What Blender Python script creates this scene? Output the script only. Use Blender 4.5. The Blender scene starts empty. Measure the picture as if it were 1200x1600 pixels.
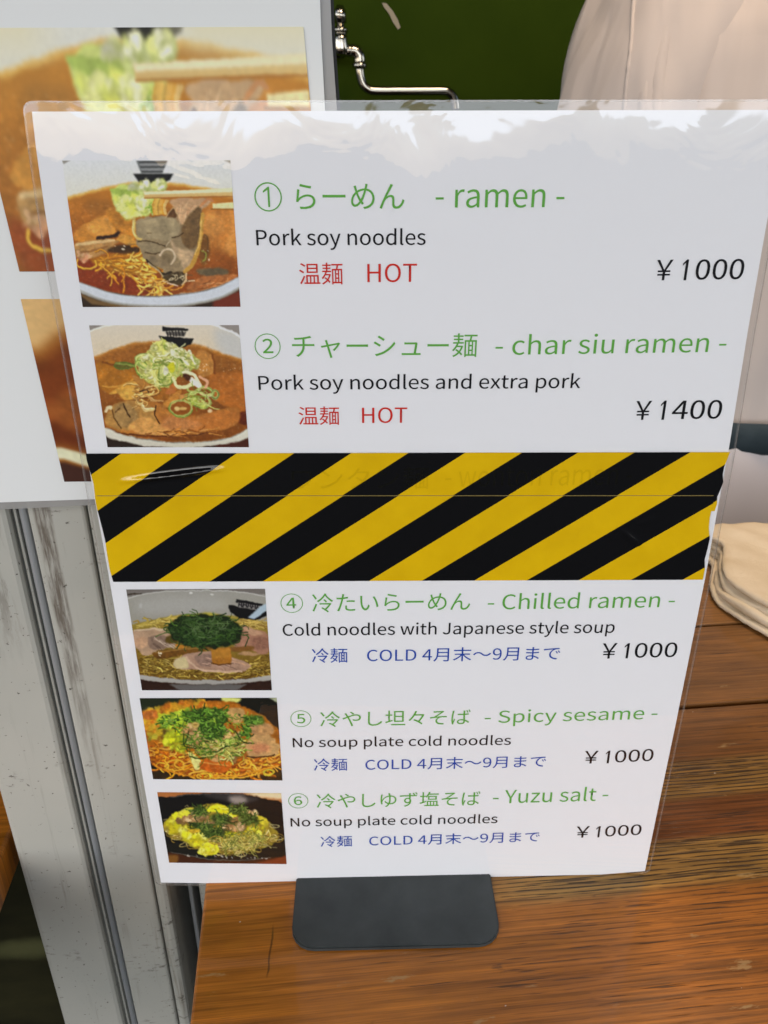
import bpy, bmesh, math, os, random
import numpy as np
from mathutils import Vector, Matrix

scene = bpy.context.scene
COL = scene.collection
rad = math.radians

# ---------------------------------------------------------------- camera, sky, sun, exposure
FPX = 1250.0                      # focal length in photo pixels (the photo is 1200 x 1600)
PITCH = rad(25.8)
CAM_H = 0.2945                    # lens above the counter top (z = 0)
YAW = rad(6.0)                    # the stall is turned this much against the camera
cam = bpy.data.cameras.new('camera'); camo = bpy.data.objects.new('camera', cam); COL.objects.link(camo)
camo.location = (0, 0, CAM_H); camo.rotation_euler = (rad(90)-PITCH, 0, 0)
cam.sensor_fit = 'VERTICAL'; cam.sensor_height = 36; cam.lens = 36*FPX/1600
cam.clip_start = .01; cam.clip_end = 400
cam.dof.use_dof = True; cam.dof.focus_distance = .262; cam.dof.aperture_fstop = 40
scene.camera = camo

SUN_EL, SUN_AZ = rad(31), rad(205)          # compass-like: sun stands behind the camera, a little to the left
ADDED_CLOUD, ADDED_CLOUD_LO = 24.0, .034
world = bpy.data.worlds.new('World'); scene.world = world; world.use_nodes = True
nt = world.node_tree; bg = nt.nodes['Background']
sky = nt.nodes.new('ShaderNodeTexSky'); sky.sky_type = 'NISHITA'; sky.sun_disc = False
sky.sun_elevation = SUN_EL; sky.sun_rotation = SUN_AZ; sky.air_density = 1.0; sky.dust_density = 1.5; sky.ozone_density = 1.0
# an added bright cloud bank behind the camera, shaped to put glare on the menu's film
_tc = nt.nodes.new('ShaderNodeTexCoord'); _sx = nt.nodes.new('ShaderNodeSeparateXYZ'); nt.links.new(_tc.outputs['Generated'], _sx.inputs[0])
_mp = nt.nodes.new('ShaderNodeMapping'); _mp.inputs['Scale'].default_value = (1, 1, .55); nt.links.new(_tc.outputs['Generated'], _mp.inputs[0])
_ns = nt.nodes.new('ShaderNodeTexNoise'); _ns.inputs['Scale'].default_value = 9; _ns.inputs['Detail'].default_value = 6; _ns.inputs['Roughness'].default_value = .22; nt.links.new(_mp.outputs[0], _ns.inputs['Vector'])
def _wm(op, a, b2, c=None):
    n = nt.nodes.new('ShaderNodeMath'); n.operation = op
    for i, x in enumerate((a, b2, c)):
        if x is None: continue
        if isinstance(x, bpy.types.NodeSocket): nt.links.new(x, n.inputs[i])
        else: n.inputs[i].default_value = x
    return n.outputs[0]
def _ws(x, a, b2):
    n = nt.nodes.new('ShaderNodeMapRange'); n.interpolation_type = 'SMOOTHSTEP'; nt.links.new(x, n.inputs[0]); n.inputs[1].default_value = a; n.inputs[2].default_value = b2; return n.outputs[0]
_el = _wm('ADD', _sx.outputs[2], _wm('MULTIPLY', _wm('SUBTRACT', _ns.outputs[0], .5), .085))
_bank = _wm('MULTIPLY', _wm('MULTIPLY', _ws(_el, ADDED_CLOUD_LO, ADDED_CLOUD_LO+.012), _wm('SUBTRACT', 1.0, _ws(_el, .17, .34))), _wm('SUBTRACT', 1.0, _ws(_sx.outputs[1], -.5, .1)))
_cm = nt.nodes.new('ShaderNodeMix'); _cm.data_type = 'RGBA'; nt.links.new(_bank, _cm.inputs[0]); _bw = nt.nodes.new('ShaderNodeRGBToBW'); nt.links.new(sky.outputs[0], _bw.inputs[0]); _vc = nt.nodes.new('ShaderNodeMix'); _vc.data_type = 'RGBA'; _vc.inputs[0].default_value = .22
nt.links.new(sky.outputs[0], _vc.inputs[6]); nt.links.new(_bw.outputs[0], _vc.inputs[7]); nt.links.new(_vc.outputs[2], _cm.inputs[6]); _cm.inputs[7].default_value = (ADDED_CLOUD*.945, ADDED_CLOUD*.985, ADDED_CLOUD*1.05, 1)
nt.links.new(_cm.outputs[2], bg.inputs[0]); bg.inputs[1].default_value = .13
sl = bpy.data.lights.new('sun', 'SUN'); sl.energy = .6; sl.angle = rad(30); sl.color = (.97, .98, 1)
so = bpy.data.objects.new('sun', sl); COL.objects.link(so)
sd = Vector((math.sin(SUN_AZ)*math.cos(SUN_EL), math.cos(SUN_AZ)*math.cos(SUN_EL), math.sin(SUN_EL)))
so.rotation_euler = (-sd).to_track_quat('-Z', 'Y').to_euler(); so.location = sd*5
ll = bpy.data.lights.new('added_warm_fill', 'AREA'); ll.shape = 'DISK'; ll.size = .5; ll.energy = 11; ll.color = (1, .77, .55)  # unseen fill light, added to warm the stall interior
lo = bpy.data.objects.new('added_warm_fill', ll); COL.objects.link(lo); lo.location = (.35, .62, 1.25); lo.rotation_euler = (rad(-8), 0, 0)
scene.view_settings.view_transform = 'Standard'; scene.view_settings.look = 'None'
scene.view_settings.exposure = 0.37; scene.view_settings.gamma = 1; scene.view_settings.use_curve_mapping = False
scene.cycles.max_bounces = 10; scene.cycles.transparent_max_bounces = 24
scene.cycles.use_denoising = True; scene.cycles.use_light_tree = False
INK_GAIN = 1.28                   # printed colour as it shows under this light -> its reflectance

# ---------------------------------------------------------------- measuring the place: photo pixel -> point on a plane
def ray(u, v, yaw=YAW):
    x, y = (u-600)/FPX, -(v-800)/FPX
    d = np.array([x, math.cos(PITCH)+y*math.sin(PITCH), -math.sin(PITCH)+y*math.cos(PITCH)])
    c, s = math.cos(yaw), math.sin(yaw)
    return np.array([c*d[0]+s*d[1], -s*d[0]+c*d[1], d[2]])
def on_z(u, v, z=0.0):
    d = ray(u, v); return np.array([0, 0, CAM_H])+d*(z-CAM_H)/d[2]
def on_y(u, v, y):
    d = ray(u, v); return np.array([0, 0, CAM_H])+d*y/d[1]
PAPER = [(46, 181), (1226, 178), (1009, 1361), (250, 1379)]
SW, SH = .210, .297
def homography(S, P):
    A = []
    for (x, y), (u, v) in zip(S, P):
        A.append([x, y, 1, 0, 0, 0, -u*x, -u*y, -u]); A.append([0, 0, 0, x, y, 1, -v*x, -v*y, -v])
    return np.linalg.svd(np.array(A))[2][-1].reshape(3, 3)
HOM = homography([(-SW/2, SH), (SW/2, SH), (SW/2, 0), (-SW/2, 0)], PAPER); HINV = np.linalg.inv(HOM)
def sh(u, v):
    """photo pixel -> millimetre-true place on the menu sheet"""
    q = HINV @ np.array([u, v, 1.0]); return q[:2]/q[2]
def sh_px(x, y):
    q = HOM @ np.array([x, y, 1.0]); return q[:2]/q[2]
_B = np.linalg.inv(np.array([[FPX, 0, 600], [0, -FPX, 800], [0, 0, 1.]])) @ HOM
if _B[2, 2] < 0: _B = -_B
_sc = (np.linalg.norm(_B[:, 0])+np.linalg.norm(_B[:, 1]))/2
_C2W = np.array([[1, 0, 0], [0, math.sin(PITCH), math.cos(PITCH)], [0, math.cos(PITCH), -math.sin(PITCH)]])
_ax = _C2W @ _B[:, 0]; _ax /= np.linalg.norm(_ax); _ay = _C2W @ _B[:, 1]; _ay -= _ax*(_ay@_ax); _ay /= np.linalg.norm(_ay)
_t = _C2W @ _B[:, 2]/_sc + np.array([0, 0, CAM_H])
SHEET = Matrix(((_ax[0], _ay[0], 0, _t[0]), (_ax[1], _ay[1], 0, _t[1]), (_ax[2], _ay[2], 0, _t[2]), (0, 0, 0, 1)))
_n = np.cross(_ax, _ay)
for i in range(3): SHEET[i][2] = _n[i]
STALL = Matrix.Rotation(YAW, 4, 'Z')
print('SHEET', _t, _ax, _ay)

# ---------------------------------------------------------------- objects
def link(name, me, mat=None, parent=None, M=None):
    o = bpy.data.objects.new(name, me); COL.objects.link(o)
    if mat is not None and me is not None: me.materials.append(mat)
    if parent is not None: o.parent = parent
    elif M is not None: o.matrix_world = M
    return o
def tag(o, label=None, cat=None, group=None, kind=None):
    for k, v in (('label', label), ('category', cat), ('group', group), ('kind', kind)):
        if v: o[k] = v
    return o
def empty(name, label, cat, M, group=None):
    o = bpy.data.objects.new(name, None); COL.objects.link(o); o.matrix_world = M; o.empty_display_size = .02
    return tag(o, label, cat, group)
def mesh(name, verts, faces, smooth=False):
    me = bpy.data.meshes.new(name); me.from_pydata([tuple(map(float, v)) for v in verts], [], faces); me.update()
    if smooth: me.polygons.foreach_set('use_smooth', [True]*len(me.polygons))
    return me
def bm_mesh(name, bm, smooth=False):
    me = bpy.data.meshes.new(name); bmesh.ops.recalc_face_normals(bm, faces=bm.faces); bm.to_mesh(me); bm.free()
    if smooth: me.polygons.foreach_set('use_smooth', [True]*len(me.polygons))
    return me
def box_bm(bm, x0, x1, y0, y1, z0, z1, bev=0, seg=2):
    g = bmesh.ops.create_cube(bm, size=1)
    for v in g['verts']: v.co = Vector((x0+(v.co.x+.5)*(x1-x0), y0+(v.co.y+.5)*(y1-y0), z0+(v.co.z+.5)*(z1-z0)))
    if bev:
        es = list({e for v in g['verts'] for e in v.link_edges})
        bmesh.ops.bevel(bm, geom=es, offset=bev, segments=seg, affect='EDGES', profile=.5)
def box(name, x0, x1, y0, y1, z0, z1, bev=0, seg=2):
    bm = bmesh.new(); box_bm(bm, x0, x1, y0, y1, z0, z1, bev, seg); return bm_mesh(name, bm)
def slab(name, pts, z0, z1, bev=0):
    """flat outline (x, y) given a thickness along z"""
    bm = bmesh.new(); vs = [bm.verts.new((p[0], p[1], z0)) for p in pts]; f = bm.faces.new(vs)
    r = bmesh.ops.extrude_face_region(bm, geom=[f])
    tv = [e for e in r['geom'] if isinstance(e, bmesh.types.BMVert)]
    for v in tv: v.co.z = z1
    if bev:
        es = [e for e in bm.edges if all(abs(v.co.z-max(z0, z1)) < 1e-9 for v in e.verts)]
        bmesh.ops.bevel(bm, geom=es, offset=bev, segments=2, affect='EDGES')
    return bm_mesh(name, bm)
def prism(name, pts, z0, z1, smooth=False):
    """closed cross-section (x, y) run up along z"""
    n = len(pts); v = [(x, y, z0) for x, y in pts]+[(x, y, z1) for x, y in pts]
    f = [(i, (i+1) % n, n+(i+1) % n, n+i) for i in range(n)]+[tuple(range(n))[::-1], tuple(range(n, 2*n))]
    bm = bmesh.new(); vs = [bm.verts.new(q) for q in v]
    for q in f: bm.faces.new([vs[i] for i in q])
    return bm_mesh(name, bm, smooth)
def tube(bm, path, radii, n=16, cap=True):
    path = [Vector(p) for p in path]; rings = []
    if not hasattr(radii, '__len__'): radii = [radii]*len(path)
    up = Vector((.13, .21, .97))
    for i, p in enumerate(path):
        d = (path[min(i+1, len(path)-1)]-path[max(i-1, 0)]).normalized()
        a = d.cross(up)
        if a.length < .05: a = d.cross(Vector((1, .1, 0)))
        a.normalize(); b = d.cross(a).normalized()
        rings.append([bm.verts.new(p+(a*math.cos(2*math.pi*k/n)+b*math.sin(2*math.pi*k/n))*radii[i]) for k in range(n)])
    for r, q in zip(rings, rings[1:]):
        for k in range(n): bm.faces.new((r[k], r[(k+1) % n], q[(k+1) % n], q[k]))
    if cap: bm.faces.new(rings[0][::-1]); bm.faces.new(rings[-1])
def lin(c):
    c = np.asarray(c, float)/255; return np.where(c <= .04045, c/12.92, ((c+.055)/1.055)**2.4)

# ---------------------------------------------------------------- materials
def mat(name, col=(.5, .5, .5), rough=.5, spec=.5, metal=0, coat=0, coat_rough=.1):
    m = bpy.data.materials.new(name); m.use_nodes = True; p = m.node_tree.nodes['Principled BSDF']
    p.inputs['Base Color'].default_value = (*col, 1); p.inputs['Roughness'].default_value = rough
    p.inputs['Specular IOR Level'].default_value = spec; p.inputs['Metallic'].default_value = metal
    p.inputs['Coat Weight'].default_value = coat; p.inputs['Coat Roughness'].default_value = coat_rough
    return m
class N:
    """tiny node-graph writer"""
    def __init__(s, m): s.m = m; s.t = m.node_tree; s.p = s.t.nodes.get('Principled BSDF'); s.out = s.t.nodes['Material Output']
    def new(s, kind, **kw):
        n = s.t.nodes.new('ShaderNode'+kind)
        for k, v in kw.items():
            if k in ('operation', 'blend_type', 'data_type', 'noise_dimensions', 'attribute_name', 'wave_type', 'feature', 'interpolation_type', 'clamp'): setattr(n, k, v)
        return n
    def put(s, a, sock):
        if hasattr(a, 'outputs'): a = a.outputs[0]
        if hasattr(a, 'is_linked') or isinstance(a, bpy.types.NodeSocket): s.t.links.new(a, sock)
        else: sock.default_value = a
    def math(s, op, a, b=0.0, c=0.0):
        n = s.new('Math', operation=op); s.put(a, n.inputs[0]); s.put(b, n.inputs[1])
        if op in ('MULTIPLY_ADD', 'WRAP', 'SMOOTH_MIN'): s.put(c, n.inputs[2])
        return n.outputs[0]
    def obj(s): return s.new('TexCoord').outputs['Object']
    def xyz(s, v): n = s.new('SeparateXYZ'); s.put(v, n.inputs[0]); return n.outputs
    def scale(s, v, k, off=(0, 0, 0)):
        n = s.new('Mapping'); s.put(v, n.inputs[0]); n.inputs['Scale'].default_value = k; n.inputs['Location'].default_value = off; return n.outputs[0]
    def noise(s, v, sc, det=4, rough=.55, dist=0.0):
        n = s.new('TexNoise'); s.put(v, n.inputs['Vector']); n.inputs['Scale'].default_value = sc; n.inputs['Detail'].default_value = det
        n.inputs['Roughness'].default_value = rough; n.inputs['Distortion'].default_value = dist; return n.outputs[0]
    def ramp(s, f, stops, interp='LINEAR'):
        n = s.new('ValToRGB'); s.put(f, n.inputs[0]); r = n.color_ramp; r.interpolation = interp
        while len(r.elements) < len(stops): r.elements.new(.5)
        for e, (p, c) in zip(r.elements, stops): e.position = p; e.color = (*c, 1) if hasattr(c, '__len__') else (c, c, c, 1)
        return n.outputs[0]
    def mix(s, f, a, b, mode='MIX'):
        n = s.new('Mix', data_type='RGBA', blend_type=mode); s.put(f, n.inputs[0])
        for x, k in ((a, 6), (b, 7)): s.put((*x, 1) if isinstance(x, tuple) and len(x) == 3 else x, n.inputs[k])
        return n.outputs[2]
    def sstep(s, x, a, b):
        n = s.new('MapRange', interpolation_type='SMOOTHSTEP'); s.put(x, n.inputs[0]); n.inputs[1].default_value = a; n.inputs[2].default_value = b; return n.outputs[0]
    def bump(s, h, strength=.3, dist=.001, normal=None):
        n = s.new('Bump'); s.put(h, n.inputs['Height']); n.inputs['Strength'].default_value = strength; n.inputs['Distance'].default_value = dist
        if normal is not None: s.put(normal, n.inputs['Normal'])
        return n.outputs[0]
    def col(s, a): s.put(a, s.p.inputs['Base Color'])
    def rough(s, a): s.put(a, s.p.inputs['Roughness'])
    def nrm(s, a): s.put(a, s.p.inputs['Normal'])

def m_clear(name, haze=.03, tint=(.9, .9, .9), bump_amp=0.0, ior=1.5, rough=.02):
    """clear plastic film: sees through, mirrors by Fresnel, a trace of milkiness"""
    m = bpy.data.materials.new(name); m.use_nodes = True; g = N(m); t = g.t; t.nodes.remove(g.p)
    tr = g.new('BsdfTransparent'); df = g.new('BsdfDiffuse'); df.inputs[0].default_value = (*tint, 1)
    gl = g.new('BsdfGlossy' if hasattr(bpy.types, 'ShaderNodeBsdfGlossy') else 'BsdfAnisotropic'); gl.inputs['Roughness'].default_value = rough
    fr = g.new('LayerWeight'); f0 = ((ior-1)/(ior+1))**2   # Schlick, the same from both sides
    fk = g.math('ADD', f0, g.math('MULTIPLY', 1-f0, g.math('POWER', fr.outputs['Facing'], 5.0)))
    a = g.new('MixShader'); a.inputs[0].default_value = haze; t.links.new(tr.outputs[0], a.inputs[1]); t.links.new(df.outputs[0], a.inputs[2])
    b = g.new('MixShader'); t.links.new(fk, b.inputs[0]); t.links.new(a.outputs[0], b.inputs[1]); t.links.new(gl.outputs[0], b.inputs[2])
    if bump_amp:
        o = g.obj(); n1 = g.noise(g.scale(o, (1, 1, 1)), 45, 3, .6, .6); n2 = g.noise(g.scale(o, (1.5, 1, 1)), 14, 2, .5, .3)
        h = g.math('ADD', g.math('MULTIPLY', n1, .20), n2)
        # the welded margin along the top edge cockles more than the rest
        y = g.xyz(o)[1]; k = g.math('ADD', g.math('MULTIPLY', g.sstep(y, .255, .296), 1.6), .5)
        bn = g.bump(g.math('MULTIPLY', h, k), 1.0, bump_amp); t.links.new(bn, gl.inputs['Normal']); t.links.new(bn, fr.inputs['Normal'])
    t.links.new(b.outputs[0], g.out.inputs[0])
    return m
def m_print():
    m = mat('printed_picture', rough=.5, spec=.12); g = N(m); a = g.new('Attribute', attribute_name='ink'); g.col(a.outputs['Color']); return m
def m_ink(name, srgb):
    c = lin(srgb)*INK_GAIN; m = mat(name, tuple(np.clip(c, .004, .9)), rough=.6, spec=.08); return m
# ---------------------------------------------------------------- printed pictures (the ink on the flat prints)
def bbox_blur(a, r):
    """separable triangular-ish blur of a 2-D/3-D array"""
    r = int(round(r))
    if r < 1: return a
    for _ in range(2):
        for ax in (0, 1):
            pad = [(0, 0)] * a.ndim; pad[ax] = (r + 1, r)
            c = np.cumsum(np.pad(a, pad, mode='edge'), axis=ax)
            n = a.shape[ax]
            hi = np.take(c, np.arange(2*r+1, 2*r+1+n), axis=ax); lo = np.take(c, np.arange(0, n), axis=ax)
            a = (hi - lo) / (2*r + 1)
    return a

def fbm(h, w, cell, rng, octs=4, ax=1.0, ay=1.0):
    """value noise 0..1"""
    out = np.zeros((h, w)); amp = 1; tot = 0
    for o in range(octs):
        cx, cy = max(cell*ax/2**o, 1.0), max(cell*ay/2**o, 1.0)
        g = rng.random((int(h/cy)+3, int(w/cx)+3))
        y = np.arange(h)/cy; x = np.arange(w)/cx
        yi = y.astype(int); xi = x.astype(int); fy = (y-yi)[:, None]; fx = (x-xi)[None]
        fy = fy*fy*(3-2*fy); fx = fx*fx*(3-2*fx)
        a = g[yi][:, xi]*(1-fx)+g[yi][:, xi+1]*fx; b = g[yi+1][:, xi]*(1-fx)+g[yi+1][:, xi+1]*fx
        out += amp*(a*(1-fy)+b*fy); tot += amp; amp *= .55
    return out/tot

def smooth_path(p, n=8, closed=False):
    p = np.array(p, float)
    q = np.vstack([p[-1], p, p[0], p[1]]) if closed else np.vstack([2*p[0]-p[1], p, 2*p[-1]-p[-2]])
    out = []
    for i in range(1, len(q)-2):
        t = np.linspace(0, 1, n, endpoint=False)[:, None]
        a, b, c, d = q[i-1], q[i], q[i+1], q[i+2]
        out.append(.5*((2*b)+(c-a)*t+(2*a-5*b+4*c-d)*t**2+(3*b-a-3*c+d)*t**3))
    if not closed: out.append(q[-2][None])
    return np.vstack(out)

class Ink:
    def __init__(s, w, h, k, bg, seed):
        s.k = k; s.W, s.H = int(w*k), int(h*k); s.rng = np.random.default_rng(seed)
        s.a = np.empty((s.H, s.W, 3)); s.a[:] = bg
    def _mix(s, y0, y1, x0, x1, m, col, tex, tcell, grad):
        reg = s.a[y0:y1, x0:x1]; c = np.empty_like(reg); c[:] = col
        if grad is not None:
            g = np.linspace(0, 1, y1-y0)[:, None, None]; c = c*(1-g)+np.array(grad, float)*g
        if tex:
            n = fbm(y1-y0, x1-x0, tcell*s.k, s.rng)-.5
            c = c*(1+tex*2*n[..., None])
        s.a[y0:y1, x0:x1] = reg*(1-m[..., None])+c*m[..., None]
    def poly(s, pts, col, soft=3, sm=True, rough=0, tex=0, tcell=30, grad=None, alpha=1.0):
        p = (smooth_path(pts, 8, True) if sm else np.array(pts, float))*s.k
        if rough:
            q = s.rng.normal(size=p.shape); q = (q+np.roll(q, 1, 0)+np.roll(q, -1, 0))/1.7
            p = p+q*rough*s.k
        m_ = int(soft*s.k*2)+2
        x0, y0 = np.maximum(np.floor(p.min(0)).astype(int)-m_, 0); x1, y1 = np.ceil(p.max(0)).astype(int)+m_
        x1, y1 = min(x1, s.W), min(y1, s.H)
        if x1-x0 < 2 or y1-y0 < 2: return
        X = np.arange(x0, x1)[None]+.5; Y = np.arange(y0, y1)[:, None]+.5
        ins = np.zeros((y1-y0, x1-x0), bool); j = len(p)-1
        for i in range(len(p)):
            (xa, ya), (xb, yb) = p[i], p[j]; j = i
            if ya == yb: continue
            ins ^= ((ya > Y) != (yb > Y)) & (X < (xb-xa)*(Y-ya)/(yb-ya)+xa)
        m = bbox_blur(ins.astype(float), soft*s.k*.62)*alpha
        s._mix(y0, y1, x0, x1, m, col, tex, tcell, grad)
    def ell(s, cx, cy, rx, ry, col, rot=0, **kw):
        t = np.linspace(0, 2*np.pi, 20, endpoint=False); c, n = np.cos(rot), np.sin(rot)
        s.poly(np.stack([cx+rx*np.cos(t)*c-ry*np.sin(t)*n, cy+rx*np.cos(t)*n+ry*np.sin(t)*c], 1), col, **kw)
    def line(s, pts, w, col, soft=2.6, sm=True, alpha=1.0):
        p = (smooth_path(pts, 6) if sm and len(pts) > 2 else np.array(pts, float))*s.k
        w = w*s.k/2; sf = max(soft*s.k, .5)
        m_ = int(w+sf)+2
        x0, y0 = np.maximum(np.floor(p.min(0)).astype(int)-m_, 0); x1, y1 = np.ceil(p.max(0)).astype(int)+m_
        x1, y1 = min(x1, s.W), min(y1, s.H)
        if x1-x0 < 1 or y1-y0 < 1: return
        X = np.arange(x0, x1)[None]+.5; Y = np.arange(y0, y1)[:, None]+.5
        d = np.full((y1-y0, x1-x0), 1e9)
        for (xa, ya), (xb, yb) in zip(p[:-1], p[1:]):
            dx, dy = xb-xa, yb-ya; L = dx*dx+dy*dy+1e-9
            t = np.clip(((X-xa)*dx+(Y-ya)*dy)/L, 0, 1)
            d = np.minimum(d, (X-xa-t*dx)**2+(Y-ya-t*dy)**2)
        m = np.clip((w+sf/2-np.sqrt(d))/sf, 0, 1)*alpha
        s._mix(y0, y1, x0, x1, m, col, 0, 1, None)
    def ring(s, cx, cy, rx, ry, w, col, rot=0, a0=0, a1=6.283, **kw):
        t = np.linspace(a0, a1, 12); c, n = np.cos(rot), np.sin(rot)
        s.line(np.stack([cx+rx*np.cos(t)*c-ry*np.sin(t)*n, cy+rx*np.cos(t)*n+ry*np.sin(t)*c], 1), w, col, **kw)
    def pick(s, cols):
        c = np.array(cols[s.rng.integers(len(cols))], float)
        return c*(1+s.rng.normal()*.09)
    def inside(s, pts):
        p = np.array(pts, float); lo, hi = p.min(0), p.max(0)
        while True:
            x, y = lo+s.rng.random(2)*(hi-lo); ok = False; j = len(p)-1
            for i in range(len(p)):
                if (p[i, 1] > y) != (p[j, 1] > y) and x < (p[j, 0]-p[i, 0])*(y-p[i, 1])/(p[j, 1]-p[i, 1])+p[i, 0]: ok = not ok
                j = i
            if ok: return x, y
    def strands(s, n, reg, ln, w, cols, ang=None, spread=6.3, curl=1.0, squash=.6, soft=1.5, shade=None, alpha=1.0):
        """n curved threads starting inside polygon reg (noodles, leek threads)"""
        r = s.rng
        for _ in range(n):
            x, y = s.inside(reg); a = (ang if ang is not None else 0)+(r.random()-.5)*spread
            cv = r.normal()*curl; L = ln*(.5+r.random()); pts = [(x, y)]
            for k in range(5):
                a += cv/5*(1+r.normal()*.4)*2; x += np.cos(a)*L/5; y += np.sin(a)*L/5*squash; pts.append((x, y))
            c = s.pick(cols); ww = w*(.7+.6*r.random())
            if shade is not None: s.line([(px+ww*.25, py+ww*.55) for px, py in pts], ww*1.1, shade, soft, alpha=.5*alpha)
            s.line(pts, ww, c, soft, alpha=alpha)
            if ww > 5: s.line([(px-ww*.12, py-ww*.2) for px, py in pts], ww*.35, np.minimum(c*1.28+12, 255), soft, alpha=.6*alpha)
    def blobs(s, n, reg, r0, r1, cols, soft=3, squash=.7, tex=.12, rough=4, shade=None, alpha=1.0):
        r = s.rng
        for _ in range(n):
            x, y = s.inside(reg); a = r0+(r1-r0)*r.random(); rot = r.random()*3
            if shade is not None: s.ell(x+a*.1, y+a*.28, a, a*squash, shade, rot, soft=soft*1.5, rough=rough, alpha=.6*alpha)
            s.ell(x, y, a, a*squash*(.6+.6*r.random()), s.pick(cols), rot, soft=soft, rough=rough, tex=tex, tcell=a, alpha=alpha)
    def glints(s, n, reg, sz, col=(255, 246, 220), soft=1.5):
        for _ in range(n):
            x, y = s.inside(reg); a = sz*(.5+s.rng.random()); s.ell(x, y, a*1.5, a*.7, col, s.rng.random()*3, soft=soft, alpha=.8)
    def mottle(s, amt, cell, reg=None):
        n = fbm(s.H, s.W, cell*s.k, s.rng)-.5
        s.a *= 1+amt*2*n[..., None]
    def warp(s, amp, cell):
        dx = (fbm(s.H, s.W, cell*s.k, s.rng, 3)-.5)*2*amp*s.k; dy = (fbm(s.H, s.W, cell*s.k, s.rng, 3)-.5)*2*amp*s.k
        Y, X = np.mgrid[0:s.H, 0:s.W]; x = np.clip(X+dx, 0, s.W-1.001); y = np.clip(Y+dy, 0, s.H-1.001); xi, yi = x.astype(int), y.astype(int); fx, fy = (x-xi)[..., None], (y-yi)[..., None]; a = s.a
        s.a = a[yi, xi]*(1-fx)*(1-fy)+a[yi, xi+1]*fx*(1-fy)+a[yi+1, xi]*(1-fx)*fy+a[yi+1, xi+1]*fx*fy
    def crisp(s, r, k): s.a = np.clip(s.a+(s.a-bbox_blur(s.a, r*s.k))*k, 0, 255)
    def organic(s, lo, hi, amp=1.0):
        """food is never smooth: wet mottling, fine fibres and oil beads inside the area lo..hi (rows)"""
        m = np.zeros((s.H, s.W)); m[int(lo*s.k):int(hi*s.k)] = 1; m = bbox_blur(m, 10*s.k)
        sat = (s.a.max(2)-s.a.min(2)); m *= np.clip((sat-25)/50, 0, 1)
        n = (fbm(s.H, s.W, 26*s.k, s.rng, 4)-.5)*.55+(fbm(s.H, s.W, 9*s.k, s.rng, 3, 1.8, .8)-.5)*.45
        s.a *= 1+(n*amp*m)[..., None]
        h = fbm(s.H, s.W, 12*s.k, s.rng, 3); hl = np.clip((h-.66)/.1, 0, 1)*m*.35*amp; s.a = s.a*(1-hl[..., None])+np.array([246, 214, 160.])*hl[..., None]
    def soften(s, r): s.a = bbox_blur(s.a, r*s.k)

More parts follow.
